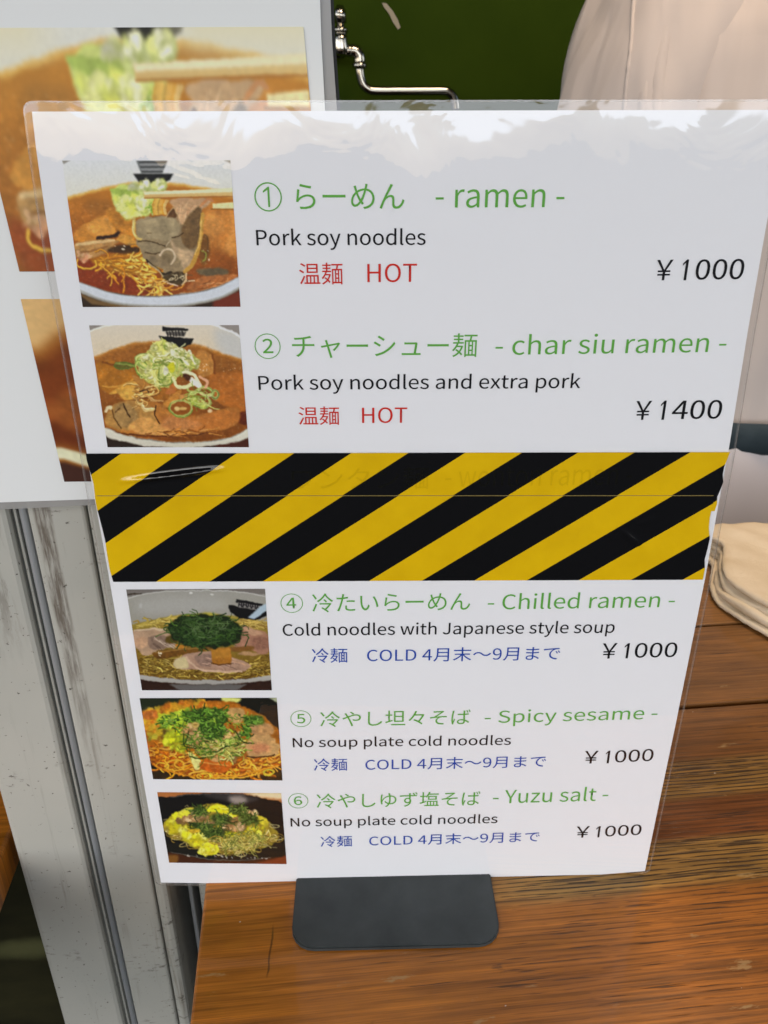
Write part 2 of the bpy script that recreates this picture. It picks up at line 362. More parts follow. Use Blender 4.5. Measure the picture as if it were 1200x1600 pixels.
GREEN = [(150, 178, 70), (175, 196, 95), (120, 150, 48), (196, 206, 120)]
PALE = [(222, 224, 160), (232, 230, 185), (206, 210, 120), (238, 236, 205)]
HERB = [(34, 62, 18), (52, 84, 26), (22, 44, 14), (72, 104, 34)]
def ramen_hot():
    s = Ink(1200, 1040, .5, (216, 220, 225), 11)
    s.poly([(0, 0), (1200, 0), (1200, 420), (0, 420)], (217, 220, 223), sm=False, grad=(222, 217, 192))
    for t in ([(0, 60), (80, 66), (20, 92)], [(1020, 60), (1090, 60), (1080, 90)]): s.poly(t, (150, 146, 136), sm=False)
    soup = [(45, 345), (120, 295), (250, 236), (450, 200), (700, 204), (930, 236), (1100, 305), (1130, 790), (1000, 848), (850, 886), (650, 909), (450, 906), (300, 880), (110, 826)]
    soup = [(x-70 if x < 135 else x+70 if x > 1070 else x, y) for x, y in soup]
    s.poly(soup, (226, 178, 84), soft=9, sm=False)
    s.poly([(x*.985+9, y+(16 if y < 400 else 0)) for x, y in soup], (190, 122, 36), soft=14, sm=False, grad=(126, 58, 16), tex=.12, tcell=220)
    s.poly([(870, 380), (1110, 360), (1120, 600), (900, 560)], (206, 136, 58), soft=50, tex=.1, tcell=80)
    s.poly([(60, 660), (420, 700), (660, 840), (600, 905), (300, 880), (110, 826)], (134, 52, 16), soft=24, tex=.14, tcell=70)
    s.poly([(180, 320), (330, 320), (300, 400), (190, 390)], (150, 96, 34), soft=24, alpha=.7)
    for a, b, c in ((.5, .8, 30), (.3, .6, 20)):
        s.blobs(12, [(900, 330), (1100, 380), (1110, 640), (960, 600)], 30, 80, [(204, 132, 52), (188, 112, 40), (214, 150, 76)], soft=18, rough=3, alpha=.4)
    # bamboo and pork pieces on the left
    s.poly([(90, 520), (170, 450), (300, 415), (350, 480), (360, 525), (250, 560), (130, 570)], (204, 134, 48), soft=6, tex=.2, tcell=60, rough=4)
    s.poly([(170, 500), (200, 440), (300, 425), (345, 490), (250, 535)], (214, 148, 62), soft=7, tex=.22, tcell=40)
    s.line([(240, 552), (310, 542), (365, 518), (378, 495)], 20, (48, 28, 10), 7)
    s.poly([(285, 380), (350, 360), (400, 430), (470, 430), (470, 560), (400, 520), (330, 470)], (190, 124, 40), soft=5, tex=.2, tcell=40)
    s.poly([(360, 560), (400, 520), (490, 580), (480, 610), (430, 590)], (206, 146, 58), soft=4, tex=.15)
    s.poly([(110, 580), (360, 560), (350, 590), (290, 640), (170, 680), (100, 660)], (176, 130, 72), soft=6, tex=.2, tcell=30)
    s.line([(110, 592), (230, 575), (345, 562)], 16, (214, 178, 120), 6); s.line([(120, 640), (230, 620), (300, 600)], 12, (146, 98, 48), 6)
    s.blobs(16, [(100, 640), (190, 650), (180, 700), (110, 690)], 6, 16, [(214, 170, 130), (190, 130, 90)], soft=4)
    s.poly([(300, 630), (380, 590), (500, 600), (510, 650), (420, 650)], (64, 40, 14), soft=9, tex=.2)
    s.glints(3, [(310, 600), (450, 590), (440, 620), (310, 640)], 5)
    # noodles low left
    nood = [(200, 670), (480, 650), (560, 700), (560, 760), (420, 780), (250, 720)]
    s.poly([(190, 680), (330, 650), (520, 650), (570, 740), (430, 780), (260, 730)], (176, 112, 24), soft=14)
    s.strands(70, nood, 190, 9, [(224, 166, 48), (206, 140, 32), (236, 190, 84), (188, 118, 22)], ang=.35, spread=1.4, curl=.7, squash=.6, shade=(126, 66, 12))
    s.strands(34, [(470, 840), (600, 790), (660, 850), (640, 880), (540, 880)], 130, 9, [(222, 166, 60), (200, 134, 36), (234, 188, 90)], ang=.5, spread=2.2, curl=1.1, squash=.7, shade=(120, 60, 14))
    s.line([(560, 800), (640, 830), (650, 870), (620, 905)], 10, (214, 160, 70))
    # dark wakame and clear soup on the right
    s.poly([(880, 540), (930, 540), (940, 640), (900, 720), (870, 650)], (120, 76, 26), soft=10)
    s.ring(905, 590, 26, 60, 7, (96, 62, 24), a0=-1.6, a1=1.7, soft=4); s.ring(890, 660, 26, 32, 7, (150, 156, 60), a0=-1.6, a1=1.3)
    s.poly([(860, 740), (1000, 735), (1060, 760), (980, 790), (880, 780)], (104, 88, 60), soft=10, tex=.2)
    s.poly([(800, 850), (900, 790), (1110, 770), (1050, 820), (900, 870), (820, 885)], (176, 106, 52), soft=7, tex=.25, tcell=30)
    s.strands(24, [(830, 850), (1080, 800), (1060, 825), (850, 875)], 60, 5, [(206, 140, 84), (150, 84, 34)], ang=-.25, spread=.6, curl=.4)
    s.glints(4, [(860, 560), (960, 640), (940, 720), (870, 640)], 4)
    # leek heap
    heap = [(335, 240), (480, 215), (600, 190), (670, 200), (640, 260), (600, 360), (480, 430), (380, 400), (335, 330)]
    s.poly(heap, (196, 206, 110), soft=8, rough=6, tex=.2, tcell=50)
    s.poly([(325, 240), (470, 250), (490, 300), (400, 290), (335, 270)], (156, 178, 76), soft=6, tex=.2, tcell=30)
    s.blobs(70, [(350, 290), (470, 280), (590, 330), (560, 380), (430, 420), (370, 370)], 12, 34, [(226, 228, 140), (238, 236, 170), (214, 220, 100), (246, 244, 206)], soft=6, shade=(176, 186, 80), alpha=.85)
    s.blobs(26, [(440, 215), (670, 195), (660, 245), (500, 260)], 12, 28, PALE+[(196, 206, 130)], soft=6, shade=(150, 160, 80), alpha=.9)
    s.poly([(420, 350), (470, 345), (480, 400), (430, 410)], (238, 236, 84), soft=14, alpha=.6)
    s.strands(10, [(560, 330), (590, 320), (580, 380), (560, 370)], 50, 12, GREEN, ang=1.4, spread=.8, curl=.4)
    # noodles hanging from the chopsticks
    for i in range(9): s.line([(590+i*11, 310), (582+i*10, 350), (590+i*9, 400)], 9, s.pick([(216, 164, 70), (232, 190, 110), (196, 140, 50)]))
    # lifted pork slice
    pork = [(480, 440), (560, 410), (680, 410), (740, 380), (700, 320), (860, 300), (950, 320), (880, 380), (880, 520), (850, 620), (820, 720), (770, 760), (740, 830), (660, 800), (640, 740), (540, 680), (490, 590), (480, 500)]
    s.poly(pork, (150, 128, 92), soft=4, rough=4, tex=.16, tcell=60)
    s.poly([(690, 310), (860, 300), (950, 318), (890, 370), (770, 470), (740, 400)], (196, 156, 112), soft=5, tex=.14, tcell=40)
    s.strands(22, [(720, 320), (860, 310), (800, 400), (740, 390)], 70, 3, [(166, 122, 82), (214, 178, 136)], ang=2.0, spread=.4, curl=.1, squash=1)
    s.poly([(800, 420), (880, 350), (880, 500), (850, 610), (780, 600), (760, 500)], (112, 84, 48), soft=7, tex=.25, tcell=30)
    s.poly([(660, 420), (705, 368), (738, 415), (700, 428)], (96, 62, 30), soft=4)
    s.line([(655, 425), (690, 385), (712, 366), (735, 400)], 7, (206, 170, 120))
    s.poly([(490, 450), (600, 420), (720, 430), (750, 500), (690, 560), (600, 560), (500, 540)], (158, 140, 104), soft=8, tex=.2, tcell=50)
    s.poly([(490, 575), (600, 580), (650, 640), (560, 640), (500, 610)], (146, 128, 94), soft=5, tex=.16)
    s.line([(490, 570), (570, 570), (620, 590), (655, 598)], 6, (66, 48, 24)); s.line([(540, 640), (600, 648), (650, 630)], 7, (70, 50, 26))
    s.line([(700, 545), (740, 535), (770, 520)], 7, (64, 44, 20)); s.line([(545, 520), (575, 515)], 5, (96, 78, 48)); s.line([(690, 560), (660, 600)], 5, (190, 170, 136))
    s.poly([(690, 560), (760, 620), (840, 640), (800, 760), (760, 700), (720, 640)], (190, 160, 120), soft=6, tex=.16)
    s.ring(675, 665, 46, 48, 13, (206, 184, 150), a0=3.3, a1=7.4); s.ell(672, 680, 34, 34, (128, 108, 76), soft=6, tex=.2)
    s.poly([(540, 680), (640, 740), (740, 740), (760, 690), (700, 720), (600, 660)], (136, 116, 84), soft=5, tex=.2)
    s.line([(545, 690), (600, 730), (650, 770), (700, 760)], 12, (44, 32, 14), 3); s.line([(560, 705), (620, 750), (660, 800)], 9, (190, 166, 120), 3)
    s.poly([(650, 790), (720, 760), (790, 770), (780, 830), (700, 830)], (70, 54, 30), soft=5, tex=.4, tcell=16)
    s.strands(16, [(650, 790), (800, 760), (790, 830), (690, 830)], 50, 5, [(206, 186, 146), (90, 70, 40)], spread=3, curl=1.2)
    s.line([(468, 430), (462, 500), (482, 545), (505, 555)], 18, (206, 178, 96)); s.line([(462, 440), (458, 500), (478, 540)], 6, (232, 212, 140))
    s.line([(895, 400), (885, 540), (862, 640), (830, 710), (790, 755)], 24, (196, 148, 60), 3); s.line([(888, 440), (880, 560), (850, 650)], 7, (226, 188, 104))
    s.line([(800, 770), (790, 810), (765, 835)], 10, (222, 190, 140)); s.line([(680, 830), (735, 842)], 6, (236, 220, 196))
    s.line([(880, 350), (930, 310), (955, 322)], 14, (190, 128, 78), 4)
    s.warp(9, 60); s.warp(3, 12)
    # chopsticks
    s.poly([(525, 262), (1100, 240), (1100, 285), (530, 300)], (226, 206, 146), soft=3, sm=False, grad=(206, 162, 90))
    s.poly([(525, 262), (1100, 240), (1100, 262), (530, 280)], (236, 226, 180), soft=4, sm=False)
    s.line([(530, 301), (1100, 290)], 6, (164, 104, 44))
    s.poly([(955, 335), (1100, 325), (1100, 366), (960, 366)], (236, 222, 160), soft=3, sm=False); s.line([(950, 370), (1100, 372)], 8, (150, 96, 30))
    # emblem on the bowl's far wall
    s.poly([(478, 66), (676, 66), (640, 148), (510, 148)], (112, 114, 112), soft=7, sm=False)
    for i in range(5): s.line([(500+i*4, 78+i*15), (665-i*5, 78+i*15)], 7, (62, 64, 62) if i % 2 == 0 else (150, 150, 148), 6)
    s.poly([(460, 150), (710, 150), (690, 190), (610, 216), (500, 206)], (18, 18, 16), soft=6, sm=False)
    s.blobs(14, [(500, 205), (660, 190), (650, 235), (520, 240)], 12, 26, PALE, soft=6, shade=(150, 160, 80))
    # near rim and table
    s.poly([(100, 815), (300, 880), (450, 906), (650, 909), (850, 886), (1000, 848), (1140, 782), (1140, 1040), (100, 1040)], (64, 46, 26), soft=3, sm=False, grad=(40, 26, 14))
    s.poly([(960, 940), (1140, 870), (1140, 1040), (960, 1040)], (112, 44, 24), soft=14, sm=False)
    s.poly([(100, 880), (240, 935), (400, 964), (700, 985), (400, 985), (200, 960)], (112, 84, 46), soft=8, sm=False)
    s.poly([(100, 818), (300, 881), (450, 907), (650, 910), (850, 887), (1000, 849), (1140, 784), (1140, 850), (1000, 925), (800, 966), (600, 974), (400, 962), (250, 930), (100, 870)], (206, 210, 214), soft=5)
    s.line([(110, 868), (250, 928), (400, 960), (600, 972), (800, 964), (1000, 922), (1130, 858)], 16, (150, 146, 130), 12, alpha=.7)
    s.organic(330, 890, .45); s.warp(2, 20); s.crisp(14, .14); s.mottle(.05, 10); s.soften(2.2)
    return s

def ramen_pork():
    s = Ink(1200, 956, .5, (212, 200, 178), 23)
    s.poly([(0, 40), (1200, 40), (1200, 400), (0, 400)], (214, 204, 184), sm=False, grad=(216, 196, 160))
    s.poly([(900, 80), (1100, 130), (1120, 340), (960, 260)], (196, 194, 186), soft=50)
    s.poly([(10, 40), (140, 60), (30, 100)], (142, 134, 124), sm=False); s.poly([(900, 40), (1090, 40), (1090, 130)], (146, 138, 130), sm=False)
    s.line([(20, 105), (130, 66), (200, 50)], 12, (228, 226, 212), 5); s.line([(880, 50), (1000, 92), (1090, 140)], 16, (226, 226, 220), 6)
    soup = [(55, 300), (200, 220), (350, 175), (480, 165), (760, 185), (920, 230), (1100, 325), (1150, 770), (1000, 832), (800, 860), (560, 862), (300, 820), (120, 765)]
    soup = [(x-70 if x < 135 else x+70 if x > 1070 else x, y) for x, y in soup]
    s.poly(soup, (190, 128, 52), soft=10, sm=False)
    s.poly([(x*.99+6, y+(14 if y < 400 else 0)) for x, y in soup], (158, 98, 34), soft=12, sm=False, grad=(122, 64, 16), tex=.14, tcell=240)
    s.poly([(870, 400), (1000, 385), (1110, 400), (1120, 640), (1060, 640), (900, 560)], (172, 100, 34), soft=12, tex=.12, tcell=80)
    s.poly([(780, 240), (880, 260), (900, 380), (790, 400)], (186, 126, 56), soft=8, tex=.15)
    s.line([(890, 260), (905, 330), (900, 390)], 14, (122, 66, 20), 8)
    s.poly([(80, 320), (220, 310), (350, 380), (330, 440), (180, 520), (100, 470)], (172, 108, 28), soft=10, tex=.2, tcell=60)
    s.line([(120, 310), (200, 330), (320, 330)], 12, (120, 66, 16), 8); s.line([(130, 480), (240, 470), (330, 430)], 10, (206, 150, 60), 8)
    s.poly([(1040, 670), (1130, 655), (1135, 740), (1060, 720)], (92, 34, 8), soft=8)
    # pork slices in front
    s.poly([(140, 690), (250, 590), (420, 570), (520, 600), (700, 690), (1040, 620), (1060, 730), (900, 790), (700, 822), (400, 815), (170, 770)], (176, 112, 44), soft=5, tex=.16, tcell=90)
    s.poly([(520, 680), (720, 690), (1040, 640), (1060, 730), (850, 790), (640, 770)], (182, 110, 44), soft=14, tex=.14, tcell=60)
    s.poly([(140, 700), (200, 610), (320, 570), (430, 590), (480, 660), (480, 760), (300, 780), (160, 750)], (172, 126, 62), soft=6, tex=.18, tcell=60)
    s.poly([(205, 640), (260, 600), (320, 600), (370, 680), (330, 750), (230, 750)], (160, 124, 70), soft=7, tex=.2, tcell=40)
    s.poly([(300, 760), (370, 700), (440, 690), (520, 730), (700, 760), (680, 800), (420, 810)], (204, 148, 76), soft=7, tex=.18, tcell=40)
    s.poly([(560, 690), (700, 690), (820, 740), (700, 780), (540, 760)], (188, 122, 64), soft=16, tex=.14)
    s.line([(270, 600), (285, 640), (310, 690)], 12, (70, 44, 16), 4); s.line([(190, 640), (205, 700), (250, 765)], 8, (92, 58, 20)); s.line([(490, 610), (490, 680), (515, 730)], 8, (62, 34, 10)); s.line([(210, 660), (240, 630)], 8, (96, 60, 24))
    s.line([(145, 650), (160, 625), (180, 625)], 22, (214, 196, 150), 6)
    s.line([(150, 775), (300, 808), (500, 822), (700, 818), (860, 800)], 9, (92, 46, 12), 5); s.line([(380, 800), (560, 810), (700, 800), (860, 780)], 7, (214, 156, 84), 4)
    s.strands(40, [(400, 790), (900, 770), (860, 810), (420, 825)], 70, 5, [(206, 140, 60), (110, 58, 16), (190, 120, 44)], ang=0, spread=.5, curl=.4)
    # bamboo shoots, noodles
    s.poly([(170, 520), (330, 440), (390, 480), (380, 540), (280, 570), (240, 530)], (206, 152, 60), soft=4, tex=.2, tcell=30)
    s.poly([(240, 520), (330, 480), (370, 500), (330, 560), (260, 560)], (216, 164, 70), soft=5, tex=.15)
    s.poly([(330, 420), (350, 400), (450, 460), (560, 490), (640, 460), (620, 530), (520, 575), (440, 530)], (160, 98, 30), soft=4, tex=.2, tcell=40)
    s.poly([(330, 420), (350, 402), (470, 480), (440, 510)], (178, 122, 52), soft=3); s.poly([(540, 600), (620, 520), (670, 500), (650, 560), (580, 620)], (192, 128, 50), soft=4)
    s.poly([(590, 470), (630, 460), (620, 520), (560, 530)], (190, 112, 50), soft=5); s.poly([(660, 540), (710, 530), (710, 560), (660, 570)], (196, 140, 70), soft=4)
    s.strands(22, [(310, 540), (380, 490), (440, 540), (400, 580), (330, 570)], 130, 9, [(206, 156, 80), (176, 120, 48), (222, 180, 110)], ang=-.2, spread=1.6, curl=1.4, shade=(100, 58, 16))
    s.line([(400, 605), (420, 635), (475, 636)], 24, (222, 190, 120), 4); s.line([(400, 600), (424, 626), (470, 628)], 9, (238, 218, 166))
    s.line([(430, 545), (470, 575), (540, 580)], 12, (196, 146, 80)); s.line([(380, 515), (430, 505), (440, 525)], 8, (60, 40, 20))
    # emblem
    s.poly([(535, 60), (722, 80), (712, 98), (536, 90)], (22, 20, 18), soft=4, sm=False); s.poly([(556, 96), (705, 104), (690, 135), (570, 126)], (90, 84, 76), soft=4, sm=False)
    for i in range(6): s.line([(566+i*22, 98), (574+i*22, 130)], 9, (44, 40, 36), 4)
    s.poly([(508, 126), (756, 150), (740, 190), (660, 212), (560, 190)], (16, 14, 12), soft=4, sm=False)
    # leek heap
    s.poly([(210, 310), (340, 320), (345, 345), (240, 362)], (96, 92, 30), soft=4); s.ring(270, 336, 62, 26, 9, (92, 108, 36)); s.line([(215, 318), (280, 325), (345, 338)], 14, (130, 140, 60))
    heap = [(350, 290), (420, 250), (500, 170), (560, 170), (690, 220), (790, 290), (800, 340), (740, 370), (620, 430), (580, 490), (500, 470), (400, 410)]
    s.poly(heap, (186, 184, 92), soft=4, rough=6, tex=.2, tcell=30)
    s.poly([(450, 220), (500, 165), (550, 170), (560, 230), (600, 240), (540, 290), (480, 270)], (222, 216, 130), soft=4, tex=.14, rough=4)
    s.blobs(36, [(460, 210), (540, 170), (720, 250), (790, 310), (700, 360), (560, 300)], 12, 34, [(226, 222, 150), (214, 210, 110), (236, 232, 180), (190, 196, 90)], soft=3, shade=(140, 142, 50))
    s.poly([(580, 200), (690, 215), (710, 260), (620, 290)], (232, 230, 190), soft=4, tex=.1)
    for x0, y0, a in ((600, 235, .4), (640, 255, .3), (690, 300, .9), (740, 260, 1.3), (760, 310, .9)): s.line([(x0-30*np.cos(a), y0-30*np.sin(a)), (x0+34*np.cos(a), y0+34*np.sin(a))], 16, (236, 232, 196), 3)
    s.blobs(30, [(370, 330), (480, 330), (560, 400), (580, 480), (440, 440)], 14, 32, [(226, 216, 120), (236, 228, 150), (214, 206, 100)], soft=3, shade=(150, 140, 50))
    for cx, cy, rx, ry, ro in ((435, 310, 88, 50, .35), (430, 318, 62, 34, .35), (400, 360, 44, 62, -.5), (560, 370, 44, 62, .1), (560, 372, 26, 40, .1), (650, 350, 34, 60, .1), (600, 330, 44, 50, .2), (560, 430, 40, 44, 0), (840, 510, 60, 34, .3), (800, 570, 84, 50, .4), (790, 590, 60, 30, .4), (665, 628, 84, 60, .1), (760, 490, 44, 28, 0), (905, 530, 26, 30, 0)):
        a0 = s.rng.random()*6; s.ring(cx, cy, rx*.94, ry*.94, 15, s.pick([(196, 204, 120), (182, 196, 104), (210, 214, 150)]), ro, soft=4, alpha=.75); s.ring(cx, cy, rx, ry, 9, s.pick([(118, 142, 48), (100, 126, 40), (140, 156, 66)]), ro, a0, a0+3.2+s.rng.random()*2.4, soft=3.5, alpha=.85)
        s.ring(cx-2, cy-3, rx-8, ry-7, 6, s.pick([(196, 200, 120), (180, 190, 90)]), ro, soft=2.5, alpha=.8)
    s.strands(60, heap, 70, 9, [(224, 222, 160), (206, 208, 120), (160, 172, 80), (236, 232, 190), (120, 140, 56)], curl=1.6, squash=.7, shade=(120, 116, 40), alpha=.8); s.blobs(24, heap, 8, 20, [(232, 228, 176), (214, 212, 130)], soft=3, shade=(130, 128, 46))
    s.ell(600, 345, 26, 36, (206, 200, 40), soft=8); s.ell(560, 372, 18, 28, (226, 222, 190), soft=3, tex=.3, tcell=10)
    s.line([(610, 420), (640, 480), (700, 480), (740, 460)], 24, (228, 220, 160), 3); s.line([(690, 380), (760, 400), (800, 470)], 24, (232, 226, 180), 3)
    s.line([(740, 430), (790, 470)], 30, (234, 228, 206), 4); s.line([(800, 410), (850, 440), (840, 480)], 18, (216, 160, 120), 4)
    s.poly([(690, 390), (740, 410), (720, 440), (690, 420)], (70, 34, 12), soft=5)
    s.blobs(16, [(720, 540), (860, 590), (860, 630), (740, 600)], 10, 26, [(196, 196, 110), (150, 160, 60)], soft=3)
    s.ell(640, 630, 20, 16, (214, 180, 110), soft=4); s.ell(680, 628, 26, 12, (206, 166, 90), soft=4); s.ell(872, 648, 16, 12, (224, 190, 140), soft=3)
    s.strands(18, [(720, 480), (900, 520), (880, 610), (730, 600)], 70, 6, [(186, 196, 110), (110, 130, 40)], curl=1.4)
    s.glints(14, [(790, 320), (860, 330), (850, 380), (800, 370)], 2.5); s.glints(8, [(960, 340), (1090, 340), (1080, 380), (960, 380)], 2)
    # near rim and table
    s.poly([(100, 770), (300, 822), (560, 863), (800, 861), (1000, 833), (1160, 766), (1160, 956), (100, 956)], (40, 26, 16), soft=3, sm=False)
    s.poly([(900, 880), (1160, 830), (1160, 956), (900, 956)], (72, 32, 18), soft=14, sm=False)
    s.poly([(120, 762), (300, 820), (560, 861), (800, 859), (1000, 831), (1160, 765), (1160, 826), (1000, 870), (800, 898), (560, 900), (350, 878), (120, 810)], (222, 218, 200), soft=5, grad=(198, 192, 172))
    s.organic(180, 850, .45); s.warp(10, 60); s.warp(3, 12); s.crisp(14, .14); s.mottle(.04, 9); s.soften(2.0)
    return s

def ramen_chilled():
    s = Ink(1200, 840, .5, (146, 142, 134), 31)
    s.poly([(0, 30), (1200, 30), (1200, 70), (0, 90)], (112, 106, 100), sm=False)
    s.line([(40, 74), (160, 70)], 8, (54, 44, 32), 4)
    s.poly([(30, 110), (180, 72), (400, 48), (640, 40), (900, 52), (1110, 92), (1170, 400), (30, 400)], (152, 150, 140), soft=3, sm=False, grad=(146, 142, 128))
    s.line([(40, 106), (180, 74), (400, 50), (640, 43), (900, 55), (1110, 94)], 7, (186, 184, 176), 4)
    s.poly([(150, 120), (600, 90), (800, 130), (760, 200), (200, 220)], (162, 160, 152), soft=50); s.ell(536, 62, 14, 6, (214, 212, 206)); s.ell(692, 74, 16, 6, (206, 204, 196)); s.ell(160, 160, 10, 18, (176, 174, 168), soft=6)
    soup = [(75, 320), (200, 275), (400, 232), (640, 212), (900, 238), (1130, 300), (1160, 680), (900, 712), (640, 715), (350, 700), (130, 672)]
    soup = [(x-70 if x < 135 else x+70 if x > 1070 else x, y) for x, y in soup]
    s.poly(soup, (150, 134, 54), soft=8, sm=False, grad=(104, 72, 18), tex=.12, tcell=100)
    s.poly([(560, 220), (700, 212), (760, 250), (560, 250)], (176, 164, 60), soft=10)
    s.strands(60, [(90, 300), (380, 250), (380, 320), (120, 330)], 90, 7, [(156, 136, 60), (176, 156, 80), (124, 100, 34)], spread=1.4, curl=.8, squash=.5)
    s.strands(60, [(860, 250), (1110, 300), (1110, 340), (900, 310)], 80, 7, [(156, 130, 60), (172, 148, 76), (120, 92, 34)], spread=1.4, curl=.8, squash=.5)
    s.strands(300, [(130, 480), (420, 560), (640, 640), (900, 640), (1130, 480), (1140, 660), (900, 700), (600, 705), (300, 690), (150, 660)], 110, 8, [(150, 128, 50), (128, 104, 34), (172, 150, 72), (108, 84, 24)], spread=2.4, curl=1.0, squash=.5, shade=(64, 38, 6))
    # pork slices
    s.poly([(95, 350), (200, 330), (350, 335), (380, 380), (420, 460), (330, 480), (210, 530), (120, 470)], (172, 142, 112), soft=4, tex=.16, tcell=50, rough=4)
    s.poly([(210, 400), (330, 380), (390, 440), (330, 480), (240, 480)], (130, 106, 88), soft=8, tex=.2, tcell=20); s.poly([(110, 400), (210, 400), (190, 470), (130, 470)], (190, 152, 118), soft=8, tex=.15)
    s.strands(20, [(220, 390), (360, 390), (390, 450), (260, 470)], 90, 4, [(176, 156, 134), (104, 82, 66)], ang=.9, spread=.4, curl=.2)
    s.line([(110, 345), (230, 332), (345, 340)], 12, (196, 172, 140), 5)
    s.poly([(900, 330), (1000, 330), (1130, 390), (1135, 500), (1040, 510), (960, 480), (880, 470)], (156, 112, 88), soft=5, tex=.18, tcell=40, rough=4)
    s.poly([(920, 325), (1000, 332), (1080, 370), (1000, 380)], (182, 142, 110), soft=6); s.poly([(890, 515), (960, 500), (1060, 520), (980, 532)], (170, 132, 90), soft=4)
    s.poly([(1000, 400), (1110, 400), (1110, 470), (1020, 480)], (138, 96, 76), soft=10, tex=.2, tcell=18)
    s.poly([(405, 590), (440, 548), (560, 505), (680, 500), (840, 540), (985, 600), (920, 650), (780, 655), (620, 640), (440, 625)], (166, 132, 108), soft=4, tex=.14, tcell=50, rough=3)
    s.poly([(405, 590), (440, 552), (500, 550), (520, 620), (440, 624)], (196, 180, 132), soft=6); s.poly([(560, 540), (690, 520), (700, 600), (620, 610)], (140, 112, 96), soft=10, tex=.2, tcell=20)
    s.line([(500, 545), (540, 590), (620, 640), (760, 650), (915, 652)], 14, (196, 164, 136), 5); s.line([(850, 560), (920, 590), (985, 605)], 10, (190, 150, 116), 5)
    s.strands(24, [(560, 530), (800, 540), (900, 610), (640, 620)], 70, 4, [(186, 150, 126), (124, 96, 80)], ang=.4, spread=.5, curl=.3)
    # bamboo
    s.poly([(250, 510), (440, 480), (700, 460), (690, 480), (480, 525), (300, 556)], (112, 76, 24), soft=4, tex=.2, grad=(96, 60, 16)); s.line([(270, 512), (440, 488), (640, 470)], 7, (150, 112, 50), 4)
    s.poly([(420, 450), (480, 440), (505, 470), (440, 480)], (176, 116, 36), soft=4); s.glints(4, [(290, 510), (340, 520), (320, 540), (290, 535)], 6)
    s.poly([(350, 390), (420, 380), (430, 440), (350, 430)], (84, 66, 18), soft=8)
    s.poly([(840, 470), (1000, 460), (990, 490), (850, 500)], (120, 80, 34), soft=5)
    s.poly([(685, 482), (830, 470), (842, 560), (830, 590), (700, 598)], (160, 104, 32), soft=4, sm=False, tex=.1); s.poly([(690, 490), (826, 478), (832, 540), (700, 552)], (172, 118, 40), soft=5, sm=False); s.line([(690, 590), (760, 600), (835, 590)], 8, (84, 48, 12))
    # leek threads
    mound = [(380, 280), (460, 240), (600, 230), (760, 235), (860, 280), (915, 340), (880, 430), (760, 470), (620, 470), (500, 465), (420, 430), (380, 360)]
    s.poly(mound, (24, 34, 12), soft=8, rough=8)
    s.strands(330, [(400, 290), (560, 240), (760, 245), (890, 330), (860, 430), (680, 450), (500, 440), (410, 380)], 110, 6, [(30, 52, 18), (44, 70, 26), (18, 32, 10), (62, 88, 38), (36, 60, 16)], curl=1.5, squash=.6)
    s.strands(34, [(440, 270), (760, 260), (860, 340), (600, 400)], 100, 4, [(84, 106, 60), (96, 112, 76)], curl=1.3)
    for p in ([(470, 235), (520, 222), (560, 236)], [(375, 300), (372, 330), (390, 370)], [(970, 395), (960, 430), (945, 462)], [(620, 385), (680, 410), (760, 380), (780, 384)], [(930, 375), (960, 385), (972, 400)], [(380, 265), (400, 300), (430, 310)]): s.line(p, 7, s.pick(HERB))
    # emblem
    s.poly([(880, 108), (1080, 146), (1070, 162), (870, 136)], (14, 12, 14), soft=2, sm=False); s.poly([(888, 132), (1060, 160), (1050, 196), (895, 166)], (120, 116, 112), soft=2, sm=False)
    for i in range(9): s.line([(900+i*17, 136+i*2.6), (896+i*17+(6 if i % 2 else -3), 162+i*2.6)], 7, (16, 14, 16), 2)
    for i in range(5): s.line([(903+i*32, 150+i*5), (914+i*32, 152+i*5)], 6, (16, 14, 16), 2)
    s.poly([(815, 152), (960, 180), (1110, 204), (1100, 236), (1020, 268), (900, 250), (830, 206)], (10, 8, 10), soft=3, sm=False)
    s.poly([(960, 248), (1060, 160), (1110, 145), (1110, 190), (1010, 262)], (166, 184, 194), soft=7, sm=False)
    # near rim and table
    s.poly([(100, 670), (350, 702), (640, 716), (900, 712), (1160, 680), (1160, 840), (100, 840)], (44, 24, 14), soft=3, sm=False, tex=.2, tcell=30)
    s.poly([(370, 745), (960, 745), (880, 790), (450, 790)], (96, 92, 88), soft=8, sm=False)
    s.poly([(110, 668), (350, 700), (640, 714), (900, 710), (1160, 677), (1160, 708), (900, 738), (640, 744), (350, 732), (110, 697)], (178, 174, 164), soft=3, grad=(150, 146, 138))
    s.organic(240, 700, .35); s.warp(7, 50); s.warp(2.5, 12); s.crisp(12, .14); s.mottle(.04, 8); s.soften(1.7)
    return s

